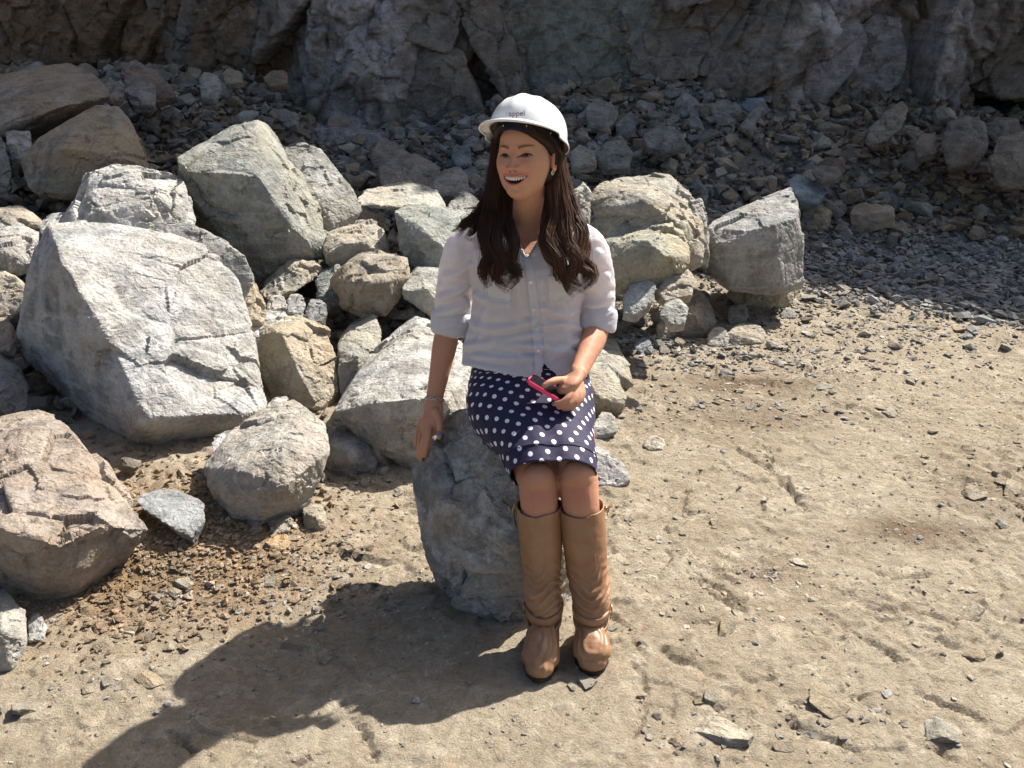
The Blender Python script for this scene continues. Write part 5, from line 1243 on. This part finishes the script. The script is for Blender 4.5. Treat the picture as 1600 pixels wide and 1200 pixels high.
wn_ = fbm(SV @ np.array([[8, 2, 5.], [1, 9, 2.], [-6, 2, 13.]]), 3, 12); rg_ = 1 - np.abs(fbm(SV * np.array([16, 16, 30.]) + 3, 3, 14)) * 4
disp += .0032 * wn_ + .0010 * np.clip(rg_, -1, 1) + .0010 * fbm(SV * 90, 2, 15)
SV = SV + SN * disp[:, None]
# open neck
def intri(px, py, A, B, C):
    f_ = lambda P, Q: (px - Q[0]) * (P[1] - Q[1]) - (P[0] - Q[0]) * (py - Q[1])
    a, b, c = f_(A, B), f_(B, C), f_(C, A)
    return ((a <= 0) & (b <= 0) & (c <= 0)) | ((a >= 0) & (b >= 0) & (c >= 0))
spx, spy = proj(SV)
cut = intri(spx, spy, (782, 325), (876, 325), (824, 404)) & (SV[:, 1] < 2.60)
# curved hem with the placket split: trim what hangs below the hem line
hemx = np.array([700, 724, 745, 775, 805, 838, 847, 849, 872, 900, 925]); hemy = np.array([566, 570, 577, 583, 588, 593, 588, 570, 589, 582, 572])
cut |= (spy > np.interp(spx, hemx, hemy)) & (spx > 722) & (spx < 922) & (SV[:, 1] < 2.56)
def drop(V, F, cut):
    F = [f_[~cut[f_].any(1)] for f_ in F]
    used = np.zeros(len(V), bool)
    for f_ in F: used[f_.ravel()] = True
    idx = np.cumsum(used) - 1
    return V[used], [idx[f_] for f_ in F if len(f_)]
SVo, SFo = drop(SV, SF, cut)
sme = new_mesh("shirt", SVo, SFo)
shirt = wear("shirt", sme, M_LINEN)
t_shirt = bvh_of((SVo, SFo), (BV, BF))
V, F = drape(t_shirt, [(816, 398), (823, 440), (829, 500), (836, 588)], [(829, 398), (838, 440), (845, 500), (850, 570)], 60, 6, .0012)
V[:, 2] += 0; pk = wear("placket", new_mesh("placket", V, F), M_LINEN, shirt)
for px, py in ((823, 401), (829, 440), (833, 483), (838, 515), (841, 547)):
    h = t_shirt.ray_cast(Vector((0, 0, CAM_Z)), Vector(ray(px, py)).normalized())
    n_ = np.array(h[1]); n_ = n_ if n_[1] < 0 else -n_; c = np.array(h[0]) + n_ * .0036
    u_ = nrm(np.cross(n_, (0, 0, 1))); v_ = np.cross(n_, u_)
    V, F = ellip((0, 0, 0), (.0056, .0056, .0016), np.stack([u_, v_, n_], 1), 8); V = V + c
    wear("button", new_mesh("button", V, F), M_BUTTON, shirt)
for A, B, nm in (([(757, 424), (801, 428)], [(758, 468), (798, 474)], 0), ([(856, 430), (897, 427)], [(857, 470), (898, 470)], 1)):
    V, F = drape(t_shirt, A, B, 18, 18, .0010); wear("chest_pocket", new_mesh("chest_pocket", V, F), M_LINEN, shirt)
    f2 = [(A[0][0], A[0][1]), (A[1][0], A[1][1])]; g2 = [(A[0][0], A[0][1] + 9), (A[1][0], A[1][1] + 9)]
    V, F = drape(t_shirt, f2, g2, 18, 5, .0030); wear("pocket_flap", new_mesh("pocket_flap", V, F), M_LINEN, shirt)
for A, B in (([(783, 330), (796, 352), (812, 380), (822, 402)], [(770, 335), (780, 360), (800, 392), (812, 394)]), ([(864, 334), (856, 352), (840, 380), (826, 403)], [(882, 338), (876, 362), (856, 388), (838, 400)])):
    V, F = drape(t_shirt, A, B, 24, 8, .0040, .002, 2.56, .004); wear("collar", new_mesh("collar", V, F), M_LINEN, shirt)
# rolled cuffs
for L_, w_ in ((((706, 487, 2.655), (702, 520, 2.645)), .053), (((935, 482, 2.62), (931, 516, 2.60)), .052)):
    a, b = W(*L_[0]), W(*L_[1]); P = [a + (b - a) * q for q in (0, .08, .3, .6, .9, 1)]
    V, F = tube(P, [w_ - .004, w_ + .002, w_ + .004, w_ + .0035, w_ + .002, w_ - .005], 56, 30, flat=.93, round_ends=False, cap=False)
    N = vnormals(V, F); V = V + N * (.0030 * fbm(V * 34, 3, 5) + .0020 * fbm(V * np.array([30, 30, 90.]), 2, 6))[:, None]
    me = new_mesh("rolled_cuff", V, F); c_ = wear("rolled_cuff", me, M_LINEN, shirt)
    s_ = c_.modifiers.new("thickness", 'SOLIDIFY'); s_.thickness = .003; s_.offset = 1

# ---- skirt: a closed tube from waist over the lap to the hem above the knees
SK = [  # centre x,y,z, half width, half height, direction angle of the tube (0 = down, 90 = forward)
    (.048, 2.600, .735, .138, .105, 0), (.050, 2.597, .690, .158, .122, 5), (.052, 2.590, .645, .174, .134, 22), (.055, 2.545, .600, .183, .128, 50), (.056, 2.480, .572, .184, .112, 68),
    (.062, 2.420, .556, .176, .100, 74), (.080, 2.350, .540, .150, .090, 74), (.099, 2.280, .522, .131, .085, 68), (.111, 2.212, .492, .118, .082, 58)]
SKc = catmull(np.array(SK), 110); nt_ = 160
t = np.linspace(0, 2 * np.pi, nt_, endpoint=False)            # 0 = her left (seen right), pi/2 = top / front
Vs = np.zeros((110, nt_, 3)); pat = np.zeros((110, nt_, 3))
arc = np.concatenate([[0], np.cumsum(np.linalg.norm(np.diff(SKc[:, :3], axis=0), axis=1))])
for q, (cx_, cy_, cz_, a, b, an_) in enumerate(SKc):
    an_ = R(an_); up = np.array([0, -math.cos(an_), math.sin(an_)])
    e = 2.25; cc = np.sign(np.cos(t)) * np.abs(np.cos(t)) ** (2 / e); ss = np.sign(np.sin(t)) * np.abs(np.sin(t)) ** (2 / e)
    w = smooth(.25, .55, arc[q]); dip = 1 - .10 * w * np.exp(-(np.cos(t) / .16) ** 2) * (np.sin(t) > 0)
    Vs[q] = np.array([cx_, cy_, cz_]) + np.outer(cc * a, [1, 0, 0]) + np.outer(ss * b * dip, up)
    ring = Vs[q]; dl = np.linalg.norm(np.roll(ring, -1, 0) - ring, axis=1); al = np.concatenate([[0], np.cumsum(dl)[:-1]]); al = al - al[nt_ // 4]
    al = np.where(al > dl.sum() / 2, al - dl.sum(), al)
    pat[q, :, 0] = al; pat[q, :, 1] = arc[q] + .02 * np.sin(t) * 0
KV, KF = skin_grid(Vs, cap=False)
KN = vnormals(KV, KF)
KV = KV + KN * (.0035 * fbm(KV * np.array([10, 14, 10.]), 3, 71) + .0012 * fbm(KV * 45, 3, 73))[:, None]
for (a, b, am) in (((735, 600), (800, 625), .004), ((760, 640), (840, 655), .003), ((925, 610), (880, 650), .004), ((800, 700), (860, 690), .003), ((728, 620), (770, 690), .004)):
    kx, ky = proj(KV); d_, s_ = seg_dist(kx, ky, np.array(a, float), np.array(b, float)); KV = KV + KN * (am * np.exp(-(d_ / 6) ** 2) * (KN[:, 2] - KN[:, 1] > 0))[:, None]
kme = new_mesh("skirt", KV, KF)
a_ = kme.attributes.new("pat", 'FLOAT_VECTOR', 'POINT'); a_.data.foreach_set("vector", pat.reshape(-1).astype(np.float32))
skirt = wear("skirt", kme, M_DOTS); s_ = skirt.modifiers.new("thickness", 'SOLIDIFY'); s_.thickness = .002; s_.offset = -1
# hem stitch line, a slightly raised fold
V, F = tube((KV + KN * .0012).reshape(110, nt_, 3)[101][::4].tolist() + (KV + KN * .0012).reshape(110, nt_, 3)[101][:1].tolist(), np.full(nt_ // 4 + 1, .0011), 6, 160, round_ends=False); V, F = V, F
wear("hem", new_mesh("hem", V, F), simple("navy_thread", (.02, .017, .06), .8), skirt)

# ---- boots
def boot(kn, an, toe_px, seed, side):
    top = kn * .80 + an * .20; top = np.array([top[0], top[1] + .002, .415 if side < 0 else .418])
    toe = G(*toe_px); toe = np.array([toe[0], toe[1], 0]) 
    d = nrm([toe[0] - an[0], toe[1] - an[1], 0]); L = np.linalg.norm((toe - an)[:2]); sd_ = np.array([-d[1], d[0], 0])
    A = np.array([an[0], an[1], 0.0]); p_ = []
    ax = [top, top * .7 + an * .3 + [0, .004, 0], top * .35 + an * .65 + [0, .008, 0], np.array([an[0], an[1] + .010, .15]), np.array([an[0], an[1] + .012, .09])]
    p_.append(tube(ax, [(.0625, .063), (.0600, .062), (.054, .058), (.0500, .053), (.046, .051)], 36, 40, ref=(0, 1, 0), round_ends=False))
    back = .055
    fo = [A - d * back + [0, 0, .050], A - d * .01 + [0, 0, .060], A + d * L * .40 + [0, 0, .054], A + d * L * .68 + [0, 0, .044], A + d * (L - .030) + [0, 0, .036]]
    p_.append(tube(fo, [(.032, .040), (.042, .054), (.047, .048), (.051, .040), (.041, .029)], 30, 36, ref=(0, 0, 1)))
    V, F = merge(p_)
    V[:, 2] = np.maximum(V[:, 2], .014)
    V, F, N = remesh(V, F, .0034, smooth=5)
    zz = V[:, 2]; rel = V - A; fw = rel @ d; la = rel @ sd_; ang = np.arctan2(la, fw + .0)
    slouch = np.exp(-((zz - .185) / .06) ** 2); instep = np.exp(-((zz - .085) / .045) ** 2) * smooth(-.02, .04, fw)
    wr = np.sin((zz + .020 * np.sin(ang * 1.6 + seed) + .030 * fbm(V * 9, 3, seed)) * 2 * np.pi / .026)
    wr2 = np.sin((zz + fw * .55 + .022 * np.sin(la * 40 + seed) + .022 * fbm(V * 14, 3, seed + 3)) * 2 * np.pi / .022)
    dd = .0042 * slouch * np.sign(wr) * np.abs(wr) ** .7 + .0017 * instep * wr2 + .0035 * fbm(V * 7, 3, seed + 5) * smooth(.12, .25, zz) + .0008 * fbm(V * 50, 3, seed)
    dd += .0035 * np.exp(-((ang - 1.2 + zz * 3) / .25) ** 2) * smooth(.2, .3, zz) * smooth(.41, .33, zz) * .6
    V = V + N * dd[:, None]
    # open top
    cut_ = V[:, 2] > (.402 + .010 * np.cos(ang * 1.0) * -1); V, F = drop(V, F, cut_)
    b_ = wear("boot", new_mesh("boot", V, F), M_LEATHER); s_ = b_.modifiers.new("thickness", 'SOLIDIFY'); s_.thickness = .003; s_.offset = -1
    tt = np.linspace(0, 2 * np.pi, 41)
    def band(c, a, b2, tilt, hgt, th_, mname, nm, nrad=.5):
        cs = []
        R3 = []
        for h_ in (-hgt / 2, -hgt / 2, hgt / 2, hgt / 2): cs.append(h_)
        rings = []
        for h_, o_ in ((-hgt / 2, -.002), (-hgt / 2, th_), (-hgt / 4, th_ * 1.25), (hgt / 4, th_ * 1.25), (hgt / 2, th_), (hgt / 2, -.002)):
            P = c + np.outer(np.cos(tt[:-1]) * (a + o_), sd_) + np.outer(np.sin(tt[:-1]) * (b2 + o_), d); P[:, 2] += h_ + tilt * np.sin(tt[:-1]); rings.append(P)
        V_, F_ = skin_grid(np.array(rings), cap=False); N_ = vnormals(V_, F_); V_ = V_ + N_ * (.001 * fbm(V_ * 60, 2, seed))[:, None]
        return wear(nm, new_mesh(nm, V_, F_), mname, b_)
    band(np.array([an[0], an[1] + .008, .128]) , .0480, .0555, -.012, .022, .004, M_LEATHER, "ankle_strap")
    band(np.array([an[0], an[1] + .004, .098]) + d * .006, .0462, .0560, -.020, .012, .003, M_LEATHER, "ankle_strap")
    # top seam
    band(top * np.array([1, 1, 0]) + [0, 0, .390], .0622, .0628, .006, .003, .0012, M_LEATHER, "top_seam")
    # buckle on the outer side
    for zc, rad_, sc in ((.128, .054, 1.0),):
        c = np.array([an[0], an[1] + .008, zc]) + sd_ * side * rad_ * (1 if sd_[0] > 0 else -1) + d * .012
        fr_ = []
        P = np.array([c + d * q * .010 * sc + np.array([0, 0, w * .012 * sc]) for q, w in ((-1, -1), (1, -1), (1, 1), (-1, 1), (-1, -1), (1, -1))])
        V_, F_ = tube(P, np.full(6, .0018), 8, 60, round_ends=False); wear("buckle", new_mesh("buckle", V_, F_), M_BRASS, b_)
    # strap tab and buckle at the rim
    ox = 1.0 if side > 0 else -1.0
    c = np.array([top[0], top[1], .392]) + np.array([ox * .0625, .010, 0])
    P = [c + np.array([ox * .001, .02, -.030]), c + np.array([ox * .006, .008, -.012]), c + np.array([ox * .014, 0, .002]), c + np.array([ox * .022, -.004, .008])] if side > 0 else [c + np.array([-.001, .01, -.06]), c + np.array([-.006, .0, -.03]), c + np.array([-.008, -.006, .0]), c + np.array([-.004, -.008, .012])]
    V_, F_ = tube(P, [(.0100, .0022)] * 4, 14, 24, ref=(1, 0, 0) if side < 0 else (.5, -.1, -1)); wear("rim_strap", new_mesh("rim_strap", V_, F_), M_LEATHER, b_)
    P = np.array([c + np.array([ox * (.005 + .001 * k2), .010 * math.cos(t_) + .004, -.012 + .012 * math.sin(t_)]) for k2, t_ in enumerate(np.linspace(0, 6.8, 14))])
    V_, F_ = tube(P, np.full(14, .0018), 8, 60, round_ends=False); wear("buckle", new_mesh("buckle", V_, F_), M_BRASS, b_)
    # sole and heel
    out = []
    for q in np.linspace(0, 2 * np.pi, 60, endpoint=False):
        s_ = (math.cos(q) + 1) / 2; Lf = -back - .030 + (L + back + .030) * s_
        wd = np.interp(s_, [0, .15, .45, .75, .92, 1], [.018, .036, .040, .051, .041, .014]); out.append(A + d * Lf + sd_ * np.sin(q) * wd / max(.35, math.sqrt(max(1e-6, 1 - (2 * s_ - 1) ** 4))) * (1 if abs(math.sin(q)) > .2 else 1))
    out = np.array(out); cen = out.mean(0)
    rings = np.array([np.concatenate([(out * k2 + cen * (1 - k2))[:, :2], np.full((60, 1), z_)], 1) for k2, z_ in ((.97, .002), (1.0, .004), (1.0, .013), (.97, .016))])
    V_, F_ = skin_grid(rings); wear("sole", new_mesh("sole", V_, F_), M_SOLE, b_)
    return b_
boot(knR, anR, (841, 1070), 3, -1)
boot(knL, anL, (926, 1060), 8, 1)

# ---- bracelet, nails
links = []
ca = W(679, 624, 2.565); axv = nrm(W(676, 645, 2.55) - wrR); u_ = nrm(np.cross(axv, (0, 1, 0))); v_ = np.cross(axv, u_)
for q in range(16):
    a = q / 16 * 2 * math.pi; c = ca + u_ * .0285 * math.cos(a) + v_ * .0225 * math.sin(a); tn = nrm(-u_ * .0285 * math.sin(a) + v_ * .0225 * math.cos(a)); ot = nrm(u_ * math.cos(a) + v_ * math.sin(a))
    w2 = axv if q % 2 else nrm(axv * .5 + ot)
    P = np.array([c + tn * .0065 * math.cos(s_) + w2 * .0040 * math.sin(s_) for s_ in np.linspace(0, 2 * math.pi, 13)])
    links.append(tube(P, np.full(13, .0012), 6, 24, round_ends=False))
V, F = merge(links); wear("bracelet", new_mesh("bracelet", V, F), M_STEEL)
t_body = bvh_of((BV, BF))
for px, py, sx, sy, ang in ((686, 677, 3.6, 5.0, 0), (864, 631, 2.6, 2.2, .4), (655, 713, 2.0, 3.4, .2)):
    h = t_body.ray_cast(Vector((0, 0, CAM_Z)), Vector(ray(px, py)).normalized())
    if h[0] is None or h[0][1] > 2.8: continue
    n_ = np.array(h[1]); c = np.array(h[0]); u_ = nrm(np.cross(n_, (0, 0, 1))); v_ = np.cross(n_, u_)
    V, F = ellip((0, 0, 0), (sx / 620, sy / 620, .0014), np.stack([u_, v_, n_], 1), 8); wear("fingernail", new_mesh("fingernail", V + c, F), M_NAIL)

# ---- phone
ph_c = W(862, 611, 2.33); ex = nrm(W(871, 625, 2.318) - W(825, 597, 2.345)); ey = nrm(np.array([.22, .90, -.02]) - ex * (np.array([.22, .90, -.02]) @ ex)); ez = np.cross(ex, ey)
def rbox(hx, hy, hz, r=.008, n=6):
    bm = bmesh.new(); bmesh.ops.create_cube(bm, size=2)
    for v in bm.verts: v.co = (v.co.x * hx, v.co.y * hy, v.co.z * hz)
    ed = [e for e in bm.edges if abs(e.verts[0].co.z - e.verts[1].co.z) > hz]
    bmesh.ops.bevel(bm, geom=ed, offset=r, segments=n, affect='EDGES')
    bmesh.ops.bevel(bm, geom=bm.edges[:], offset=min(.0012, hz * .35), segments=2, affect='EDGES')
    me = bpy.data.meshes.new("box"); bm.to_mesh(me); bm.free(); return me
pc0 = W(848, 611, 2.332) + ey * .029 + ex * .006
me = rbox(.058, .030, .0058); me.name = "phone"
ph_o = obj("phone", me, M_PINK, label="smartphone in hot pink case held in the woman's hand over her lap", category="phone")
MW = Matrix(((ex[0], ey[0], ez[0], pc0[0]), (ex[1], ey[1], ez[1], pc0[1]), (ex[2], ey[2], ez[2], pc0[2]), (0, 0, 0, 1)))
ph_o.matrix_world = MW
me = rbox(.054, .027, .0008, .005); me.transform(Matrix.Translation((0, 0, .0056 if ez[1] < 0 else -.0056))); obj("screen", me, M_BLACK, ph_o)

# ---- hair
def strands(guides, per, seed, cols, rad=.00055, seg=26, amp=1.0):
    rg = np.random.default_rng(seed); Vs, Cs = [], []
    for g, w0, w1 in guides:
        P = Wp(g); C0 = catmull(P, seg)
        T = np.gradient(C0, axis=0); T /= np.linalg.norm(T, axis=1)[:, None]
        u = np.cross(T, (0, 1, 0)); u /= np.linalg.norm(u, axis=1)[:, None]; v = np.cross(T, u)
        s = np.linspace(0, 1, seg)
        for q in range(per):
            if q == 0: sub = [(rg.uniform(0, 6.28), math.sqrt(rg.random()), rg.uniform(0, 6.28), rg.uniform(1.0, 1.9), rg.uniform(.006, .018), rg.uniform(.72, 1.05)) for _ in range(17)]
            sa, sr, sph, sf, sam, sln = sub[int(rg.integers(0, 17))]
            a = rg.uniform(0, 2 * np.pi); r0 = math.sqrt(rg.random()) * (rg.uniform(.8, 1.12) if rg.random() > .12 else rg.uniform(1.1, 1.7))
            w = w0 + (w1 - w0) * s; endw = 1 - .45 * smooth(.75, 1, s) * rg.random()
            ph1, f1, am = rg.uniform(0, 6.28), rg.uniform(1.3, 2.4), rg.uniform(.003, .0125) * amp
            tw = a + s * rg.uniform(-.8, .8)
            off = u * (np.cos(tw) * r0 * w * endw + am * s ** 1.3 * np.sin(ph1 + f1 * 6.28 * s))[:, None] + v * (np.sin(tw) * r0 * w * .62 * endw + am * .6 * s * np.cos(ph1 + f1 * 6.28 * s))[:, None]
            keep = .62 - .26 * smooth(.3, 1, s)
            off = off * keep[:, None] + (u * (math.cos(sa) * sr * w * (1 - .38) + amp * sam * s ** 1.6 * np.sin(sph + sf * 6.28 * s))[:, None] + v * (math.sin(sa) * sr * w * .4 + amp * sam * .5 * s ** 1.6 * np.cos(sph + sf * 6.28 * s))[:, None])
            X = C0 + off
            ln = sln * rg.uniform(.93, 1.03); X = catmull(X, seg)[: max(6, int(seg * min(ln, 1)))]
            if rg.random() < .06: X = X + np.outer(smooth(.3, 1, np.linspace(0, 1, len(X))), rg.normal(0, .010, 3))
            if len(X) < seg: X = np.concatenate([X, np.repeat(X[-1:], seg - len(X), 0) + np.outer(np.arange(1, seg - len(X) + 1), (X[-1] - X[-2]) * .05)])
            Vs.append(X); Cs.append(cols[int(rg.integers(0, len(cols)))] * rg.uniform(.7, 1.3))
    X = np.array(Vs); n = len(X); rr = rad * np.interp(np.linspace(0, 1, seg), [0, .8, 1], [1, .9, .25])
    T = np.gradient(X, axis=1); T /= np.linalg.norm(T, axis=2)[..., None] + 1e-9
    u = np.cross(T, (0.1, 1, 0.05)); u /= np.linalg.norm(u, axis=2)[..., None] + 1e-9; v = np.cross(T, u)
    R3 = np.stack([X + (u * math.cos(a) + v * math.sin(a)) * rr[None, :, None] for a in (0, 2.094, 4.189)], 2)  # n,seg,3,3
    V = R3.reshape(-1, 3); idx = np.arange(n * seg * 3).reshape(n, seg, 3); j = np.roll(idx, -1, 2)
    F = np.stack([idx[:, :-1], j[:, :-1], j[:, 1:], idx[:, 1:]], -1).reshape(-1, 4)
    return V, F, np.repeat(np.array(Cs), seg * 3, 0)
GR = [([(868, 222, 2.60), (878, 275, 2.58), (894, 325, 2.54), (910, 362, 2.50), (902, 398, 2.46), (924, 428, 2.45), (905, 456, 2.44)], .021, .022),
      ([(862, 225, 2.585), (872, 280, 2.555), (880, 330, 2.515), (884, 375, 2.465), (899, 408, 2.44), (888, 434, 2.435), (906, 458, 2.43)], .021, .020),
      ([(860, 232, 2.57), (864, 290, 2.54), (866, 335, 2.51), (857, 372, 2.465), (870, 404, 2.44), (876, 432, 2.435), (897, 450, 2.43)], .019, .018),
      ([(866, 230, 2.62), (882, 290, 2.60), (899, 340, 2.56), (912, 385, 2.51), (908, 415, 2.48), (920, 436, 2.47)], .018, .014),
      ([(858, 270, 2.58), (858, 310, 2.55), (853, 345, 2.51), (850, 375, 2.465), (858, 402, 2.445), (878, 420, 2.44)], .012, .012)]
GL = [([(778, 215, 2.56), (770, 262, 2.56), (762, 305, 2.575), (747, 333, 2.57), (727, 350, 2.555), (709, 366, 2.545)], .013, .015), ([(780, 218, 2.57), (773, 270, 2.565), (766, 312, 2.56), (757, 338, 2.55), (747, 356, 2.53), (738, 378, 2.51)], .014, .016),
      ([(778, 218, 2.56), (773, 275, 2.56), (766, 325, 2.545), (757, 362, 2.485), (764, 400, 2.46), (754, 426, 2.44), (762, 450, 2.435)], .018, .019),
      ([(786, 250, 2.60), (780, 300, 2.58), (780, 340, 2.53), (772, 375, 2.465), (782, 408, 2.44), (776, 434, 2.432), (800, 452, 2.43)], .019, .020),
      ([(792, 280, 2.60), (790, 320, 2.57), (794, 350, 2.515), (803, 380, 2.455), (798, 408, 2.44), (808, 428, 2.43), (786, 446, 2.43)], .015, .017)]
GB = [([(805, 240, 2.64), (798, 300, 2.64), (785, 345, 2.63)], .022, .022), ([(850, 240, 2.65), (858, 300, 2.64), (868, 345, 2.62)], .022, .022), ([(830, 240, 2.66), (828, 300, 2.66), (828, 350, 2.66)], .03, .03)]
HC = [np.array([.068, .032, .019]), np.array([.038, .019, .012]), np.array([.100, .046, .026]), np.array([.16, .075, .040])]
GS = []
for pts_, w_ in (([(-.020, -.070, .083), (.015, -.074, .078), (.045, -.060, .064), (.066, -.034, .042), (.078, -.006, .016), (.082, .018, -.02), (.080, .026, -.08)], .013),
                 ([(-.016, -.074, .094), (.030, -.070, .086), (.060, -.045, .062), (.078, -.012, .034), (.084, .012, .0), (.086, .026, -.06)], .013),
                 ([(-.020, -.070, .083), (-.046, -.062, .072), (-.067, -.038, .050), (-.077, -.012, .02), (-.078, .012, -.03), (-.076, .020, -.08)], .009)):
    q_ = h2w(pts_); sx_, sy_ = proj(q_); GS.append((list(zip(sx_, sy_, q_[:, 1])), w_, w_ * .9))
VS_, FS_, CS_ = strands(GS, 260, 15, [HC[1] * .8, HC[1]], amp=.35)
V1, F1, C1 = strands(GR, 420, 5, [HC[0] * .8, HC[1], HC[2] * .8, HC[3]]); V2, F2, C2 = strands(GL, 420, 6, [HC[0] * .6, HC[1] * .8, HC[0]]); V3, F3, C3 = strands(GB, 60, 7, HC[:2])
locks = []
for g, w0, w1 in GR + GL + GB:
    if g is GL[0][0] or g is GL[1][0]: continue
    P = Wp(g)
    if g not in [e[0] for e in GB]: P = P[:max(4, int(len(P) * .75))]
    n_ = len(P); r_k = np.linspace(w0, w1, n_) * .62; r_k[-1] *= .25; r_k[-2] *= .8
    V, F = tube(P, np.stack([r_k, r_k * .6], 1), 26, 60, ref=(0, 1, 0)); N = vnormals(V, F)
    V = V + N * (.0020 * np.sign(np.sin(np.tile(np.arange(26), len(V) // 26 + 1)[:len(V)] * 2.4)) + .002 * fbm(V * 40, 2, 3))[:, None]
    locks.append((V, F))
# scalp volume
for c_, r_s in (((0, .030, .010), (.079, .078, .092)), ((.046, .030, -.02), (.034, .050, .060)), ((-.046, .034, -.02), (.030, .048, .060))):
    V, F = ellip(c_, r_s, None, 20); locks.append((h2w(V), F))
# swept front hair from the parting under the hat brim to behind her left ear
V, F = tube([h2w((-.020, -.068, .083)), h2w((.015, -.072, .076)), h2w((.045, -.055, .060)), h2w((.066, -.030, .038)), h2w((.077, -.004, .012)), h2w((.078, .022, -.02))], [(.006, .006), (.009, .008), (.012, .008), (.012, .008), (.010, .009), (.010, .012)], 24, 50, ref=tuple(Rm @ np.array([0, -1, .3])))
locks.append((V, F))
V, F = tube([h2w((-.020, -.068, .083)), h2w((-.045, -.060, .072)), h2w((-.066, -.036, .050)), h2w((-.075, -.012, .02)), h2w((-.074, .012, -.03))], [(.009, .009), (.011, .010), (.010, .010), (.010, .012), (.012, .014)], 20, 40, ref=tuple(Rm @ np.array([0, -1, .3])))
locks.append((V, F))
LV, LF = merge(locks)
hv, hf = merge([(LV, LF), (V1, F1), (V2, F2), (V3, F3), (VS_, FS_)])
hme = new_mesh("hair", hv, hf); vcol(hme, np.concatenate([np.repeat(np.array([[.016, .009, .0065]]), len(LV), 0), C1, C2, C3, CS_])); wear("hair", hme, M_HAIR)

# ---- hard hat
HR = np.array(Matrix.Rotation(R(-19), 3, 'X') @ Matrix.Rotation(R(0), 3, 'Y')); HO = np.array([0.0, .016, .052])
def hat2w(p): return h2w(np.asarray(p) @ HR.T + HO)
nr, na = 60, 144
th_ = np.linspace(0, 2 * np.pi, na, endpoint=False)             # 0 = her left, -pi/2 = front
rings = []
for q in range(nr):
    s = q / (nr - 1) * 1.0
    a = s * np.pi / 2
    rr = np.sin(a) ** .88; zz = np.cos(a) ** .92 * .096
    X = .0985 * rr * np.cos(th_); Y = .1220 * rr * np.sin(th_); Z = np.full(na, zz)
    rid = .0038 * np.exp(-(X / .010) ** 2) + .0020 * np.exp(-((np.abs(X) - .038) / .006) ** 2)
    k2 = smooth(0, .25, s) * .0 + smooth(1.0, .75, s); Z = Z + rid * k2
    rings.append(np.stack([X, Y, Z], -1))
base = rings[-1]; fr = np.clip(-np.sin(th_), 0, 1) ** 1.6
for w, dz in ((.25, -.001), (.6, -.0035), (1.0, -.0075), (1.04, -.0105)):
    bw = (.0085 + .034 * fr) * w; nX = np.cos(th_) / .0985; nY = np.sin(th_) / .122; l = np.sqrt(nX ** 2 + nY ** 2)
    rings.append(np.stack([base[:, 0] + nX / l * bw, base[:, 1] + nY / l * bw, base[:, 2] + dz * (1 + .9 * fr) - .010 * (1 - fr) * w * (np.sin(th_) > -.3)], -1))
V, F = skin_grid(np.array(rings)[::1], cap=False)
V = np.concatenate([V, np.array(rings[0]).mean(0)[None]])
i0 = np.arange(na); F = [np.stack([np.full(na, len(V) - 1), np.roll(i0, -1), i0], -1)[:, ::-1], F[0][:, ::-1]]
hat_o = hat2w((0, 0, 0))
hme = new_mesh("hard_hat", hat2w(V) - hat_o, F)
hat = obj("hard_hat", hme, M_SHELL, label="white hard hat with short front peak on the laughing woman's head", category="hard hat"); hat.location = hat_o
s_ = hat.modifiers.new("thickness", 'SOLIDIFY'); s_.thickness = .0028; s_.offset = 1
rg_ = []
for o_, z_ in ((0, -.014), (.001, .018), (-.002, .018), (-.003, -.014)):
    rg_.append(np.stack([(.082 + o_) * np.cos(th_), (.1010 + o_) * np.sin(th_), np.full(na, z_) - .004], -1))
rg_.append(rg_[0]); V, F = skin_grid(np.array(rg_), cap=False)
me = new_mesh("headband", hat2w(V) - hat_o, F); obj("headband", me, M_NAVY, hat)
for a in (-1.9, -1.1, -.3, 3.4):
    c = np.array([.0835 * math.cos(a), .1025 * math.sin(a), -.006]); V, F = ellip(c, (.0014, .0014, .0030), None, 6)
    me = new_mesh("clip", hat2w(V) - hat_o, F); obj("clip", me, M_BUTTON, hat)
# printed name on the front of the shell
def hat_text(s, px, py, size, m):
    cu = bpy.data.curves.new("t", 'FONT'); cu.body = s; cu.size = size; cu.align_x = 'CENTER'; cu.resolution_u = 4
    o = bpy.data.objects.new("t", cu); COL.objects.link(o); V, F, N = read_eval(o); bpy.data.objects.remove(o)
    tree = bvh_of((hat2w(HV_), HF_)); out = []
    for v in V:
        q = (px + v[0] * 1000, py - v[1] * 1000 - v[0] * 40)
        h = tree.ray_cast(Vector((0, 0, CAM_Z)), Vector(ray(*q)).normalized())
        n_ = np.array(h[1]); n_ = n_ if n_[1] < 0 else -n_; out.append(np.array(h[0]) + n_ * .0034)
    return np.array(out), F
HV_, HF_ = np.concatenate([np.array(rings).reshape(-1, 3)]), None
HF_ = skin_grid(np.array(rings), cap=False)[1]
M_INK = simple("plum_ink", (.16, .02, .07), .5); M_INK2 = simple("grey_ink", (.35, .37, .42), .5)
V, F = hat_text("appel", 808, 182, .0115, M_INK); me = new_mesh("printed_word", V - hat_o, F, False); obj("printed_word", me, M_INK, hat)
V, F = hat_text("///", 794, 181, .008, M_INK2); me = new_mesh("printed_mark", V - hat_o, F, False); obj("printed_mark", me, M_INK2, hat)
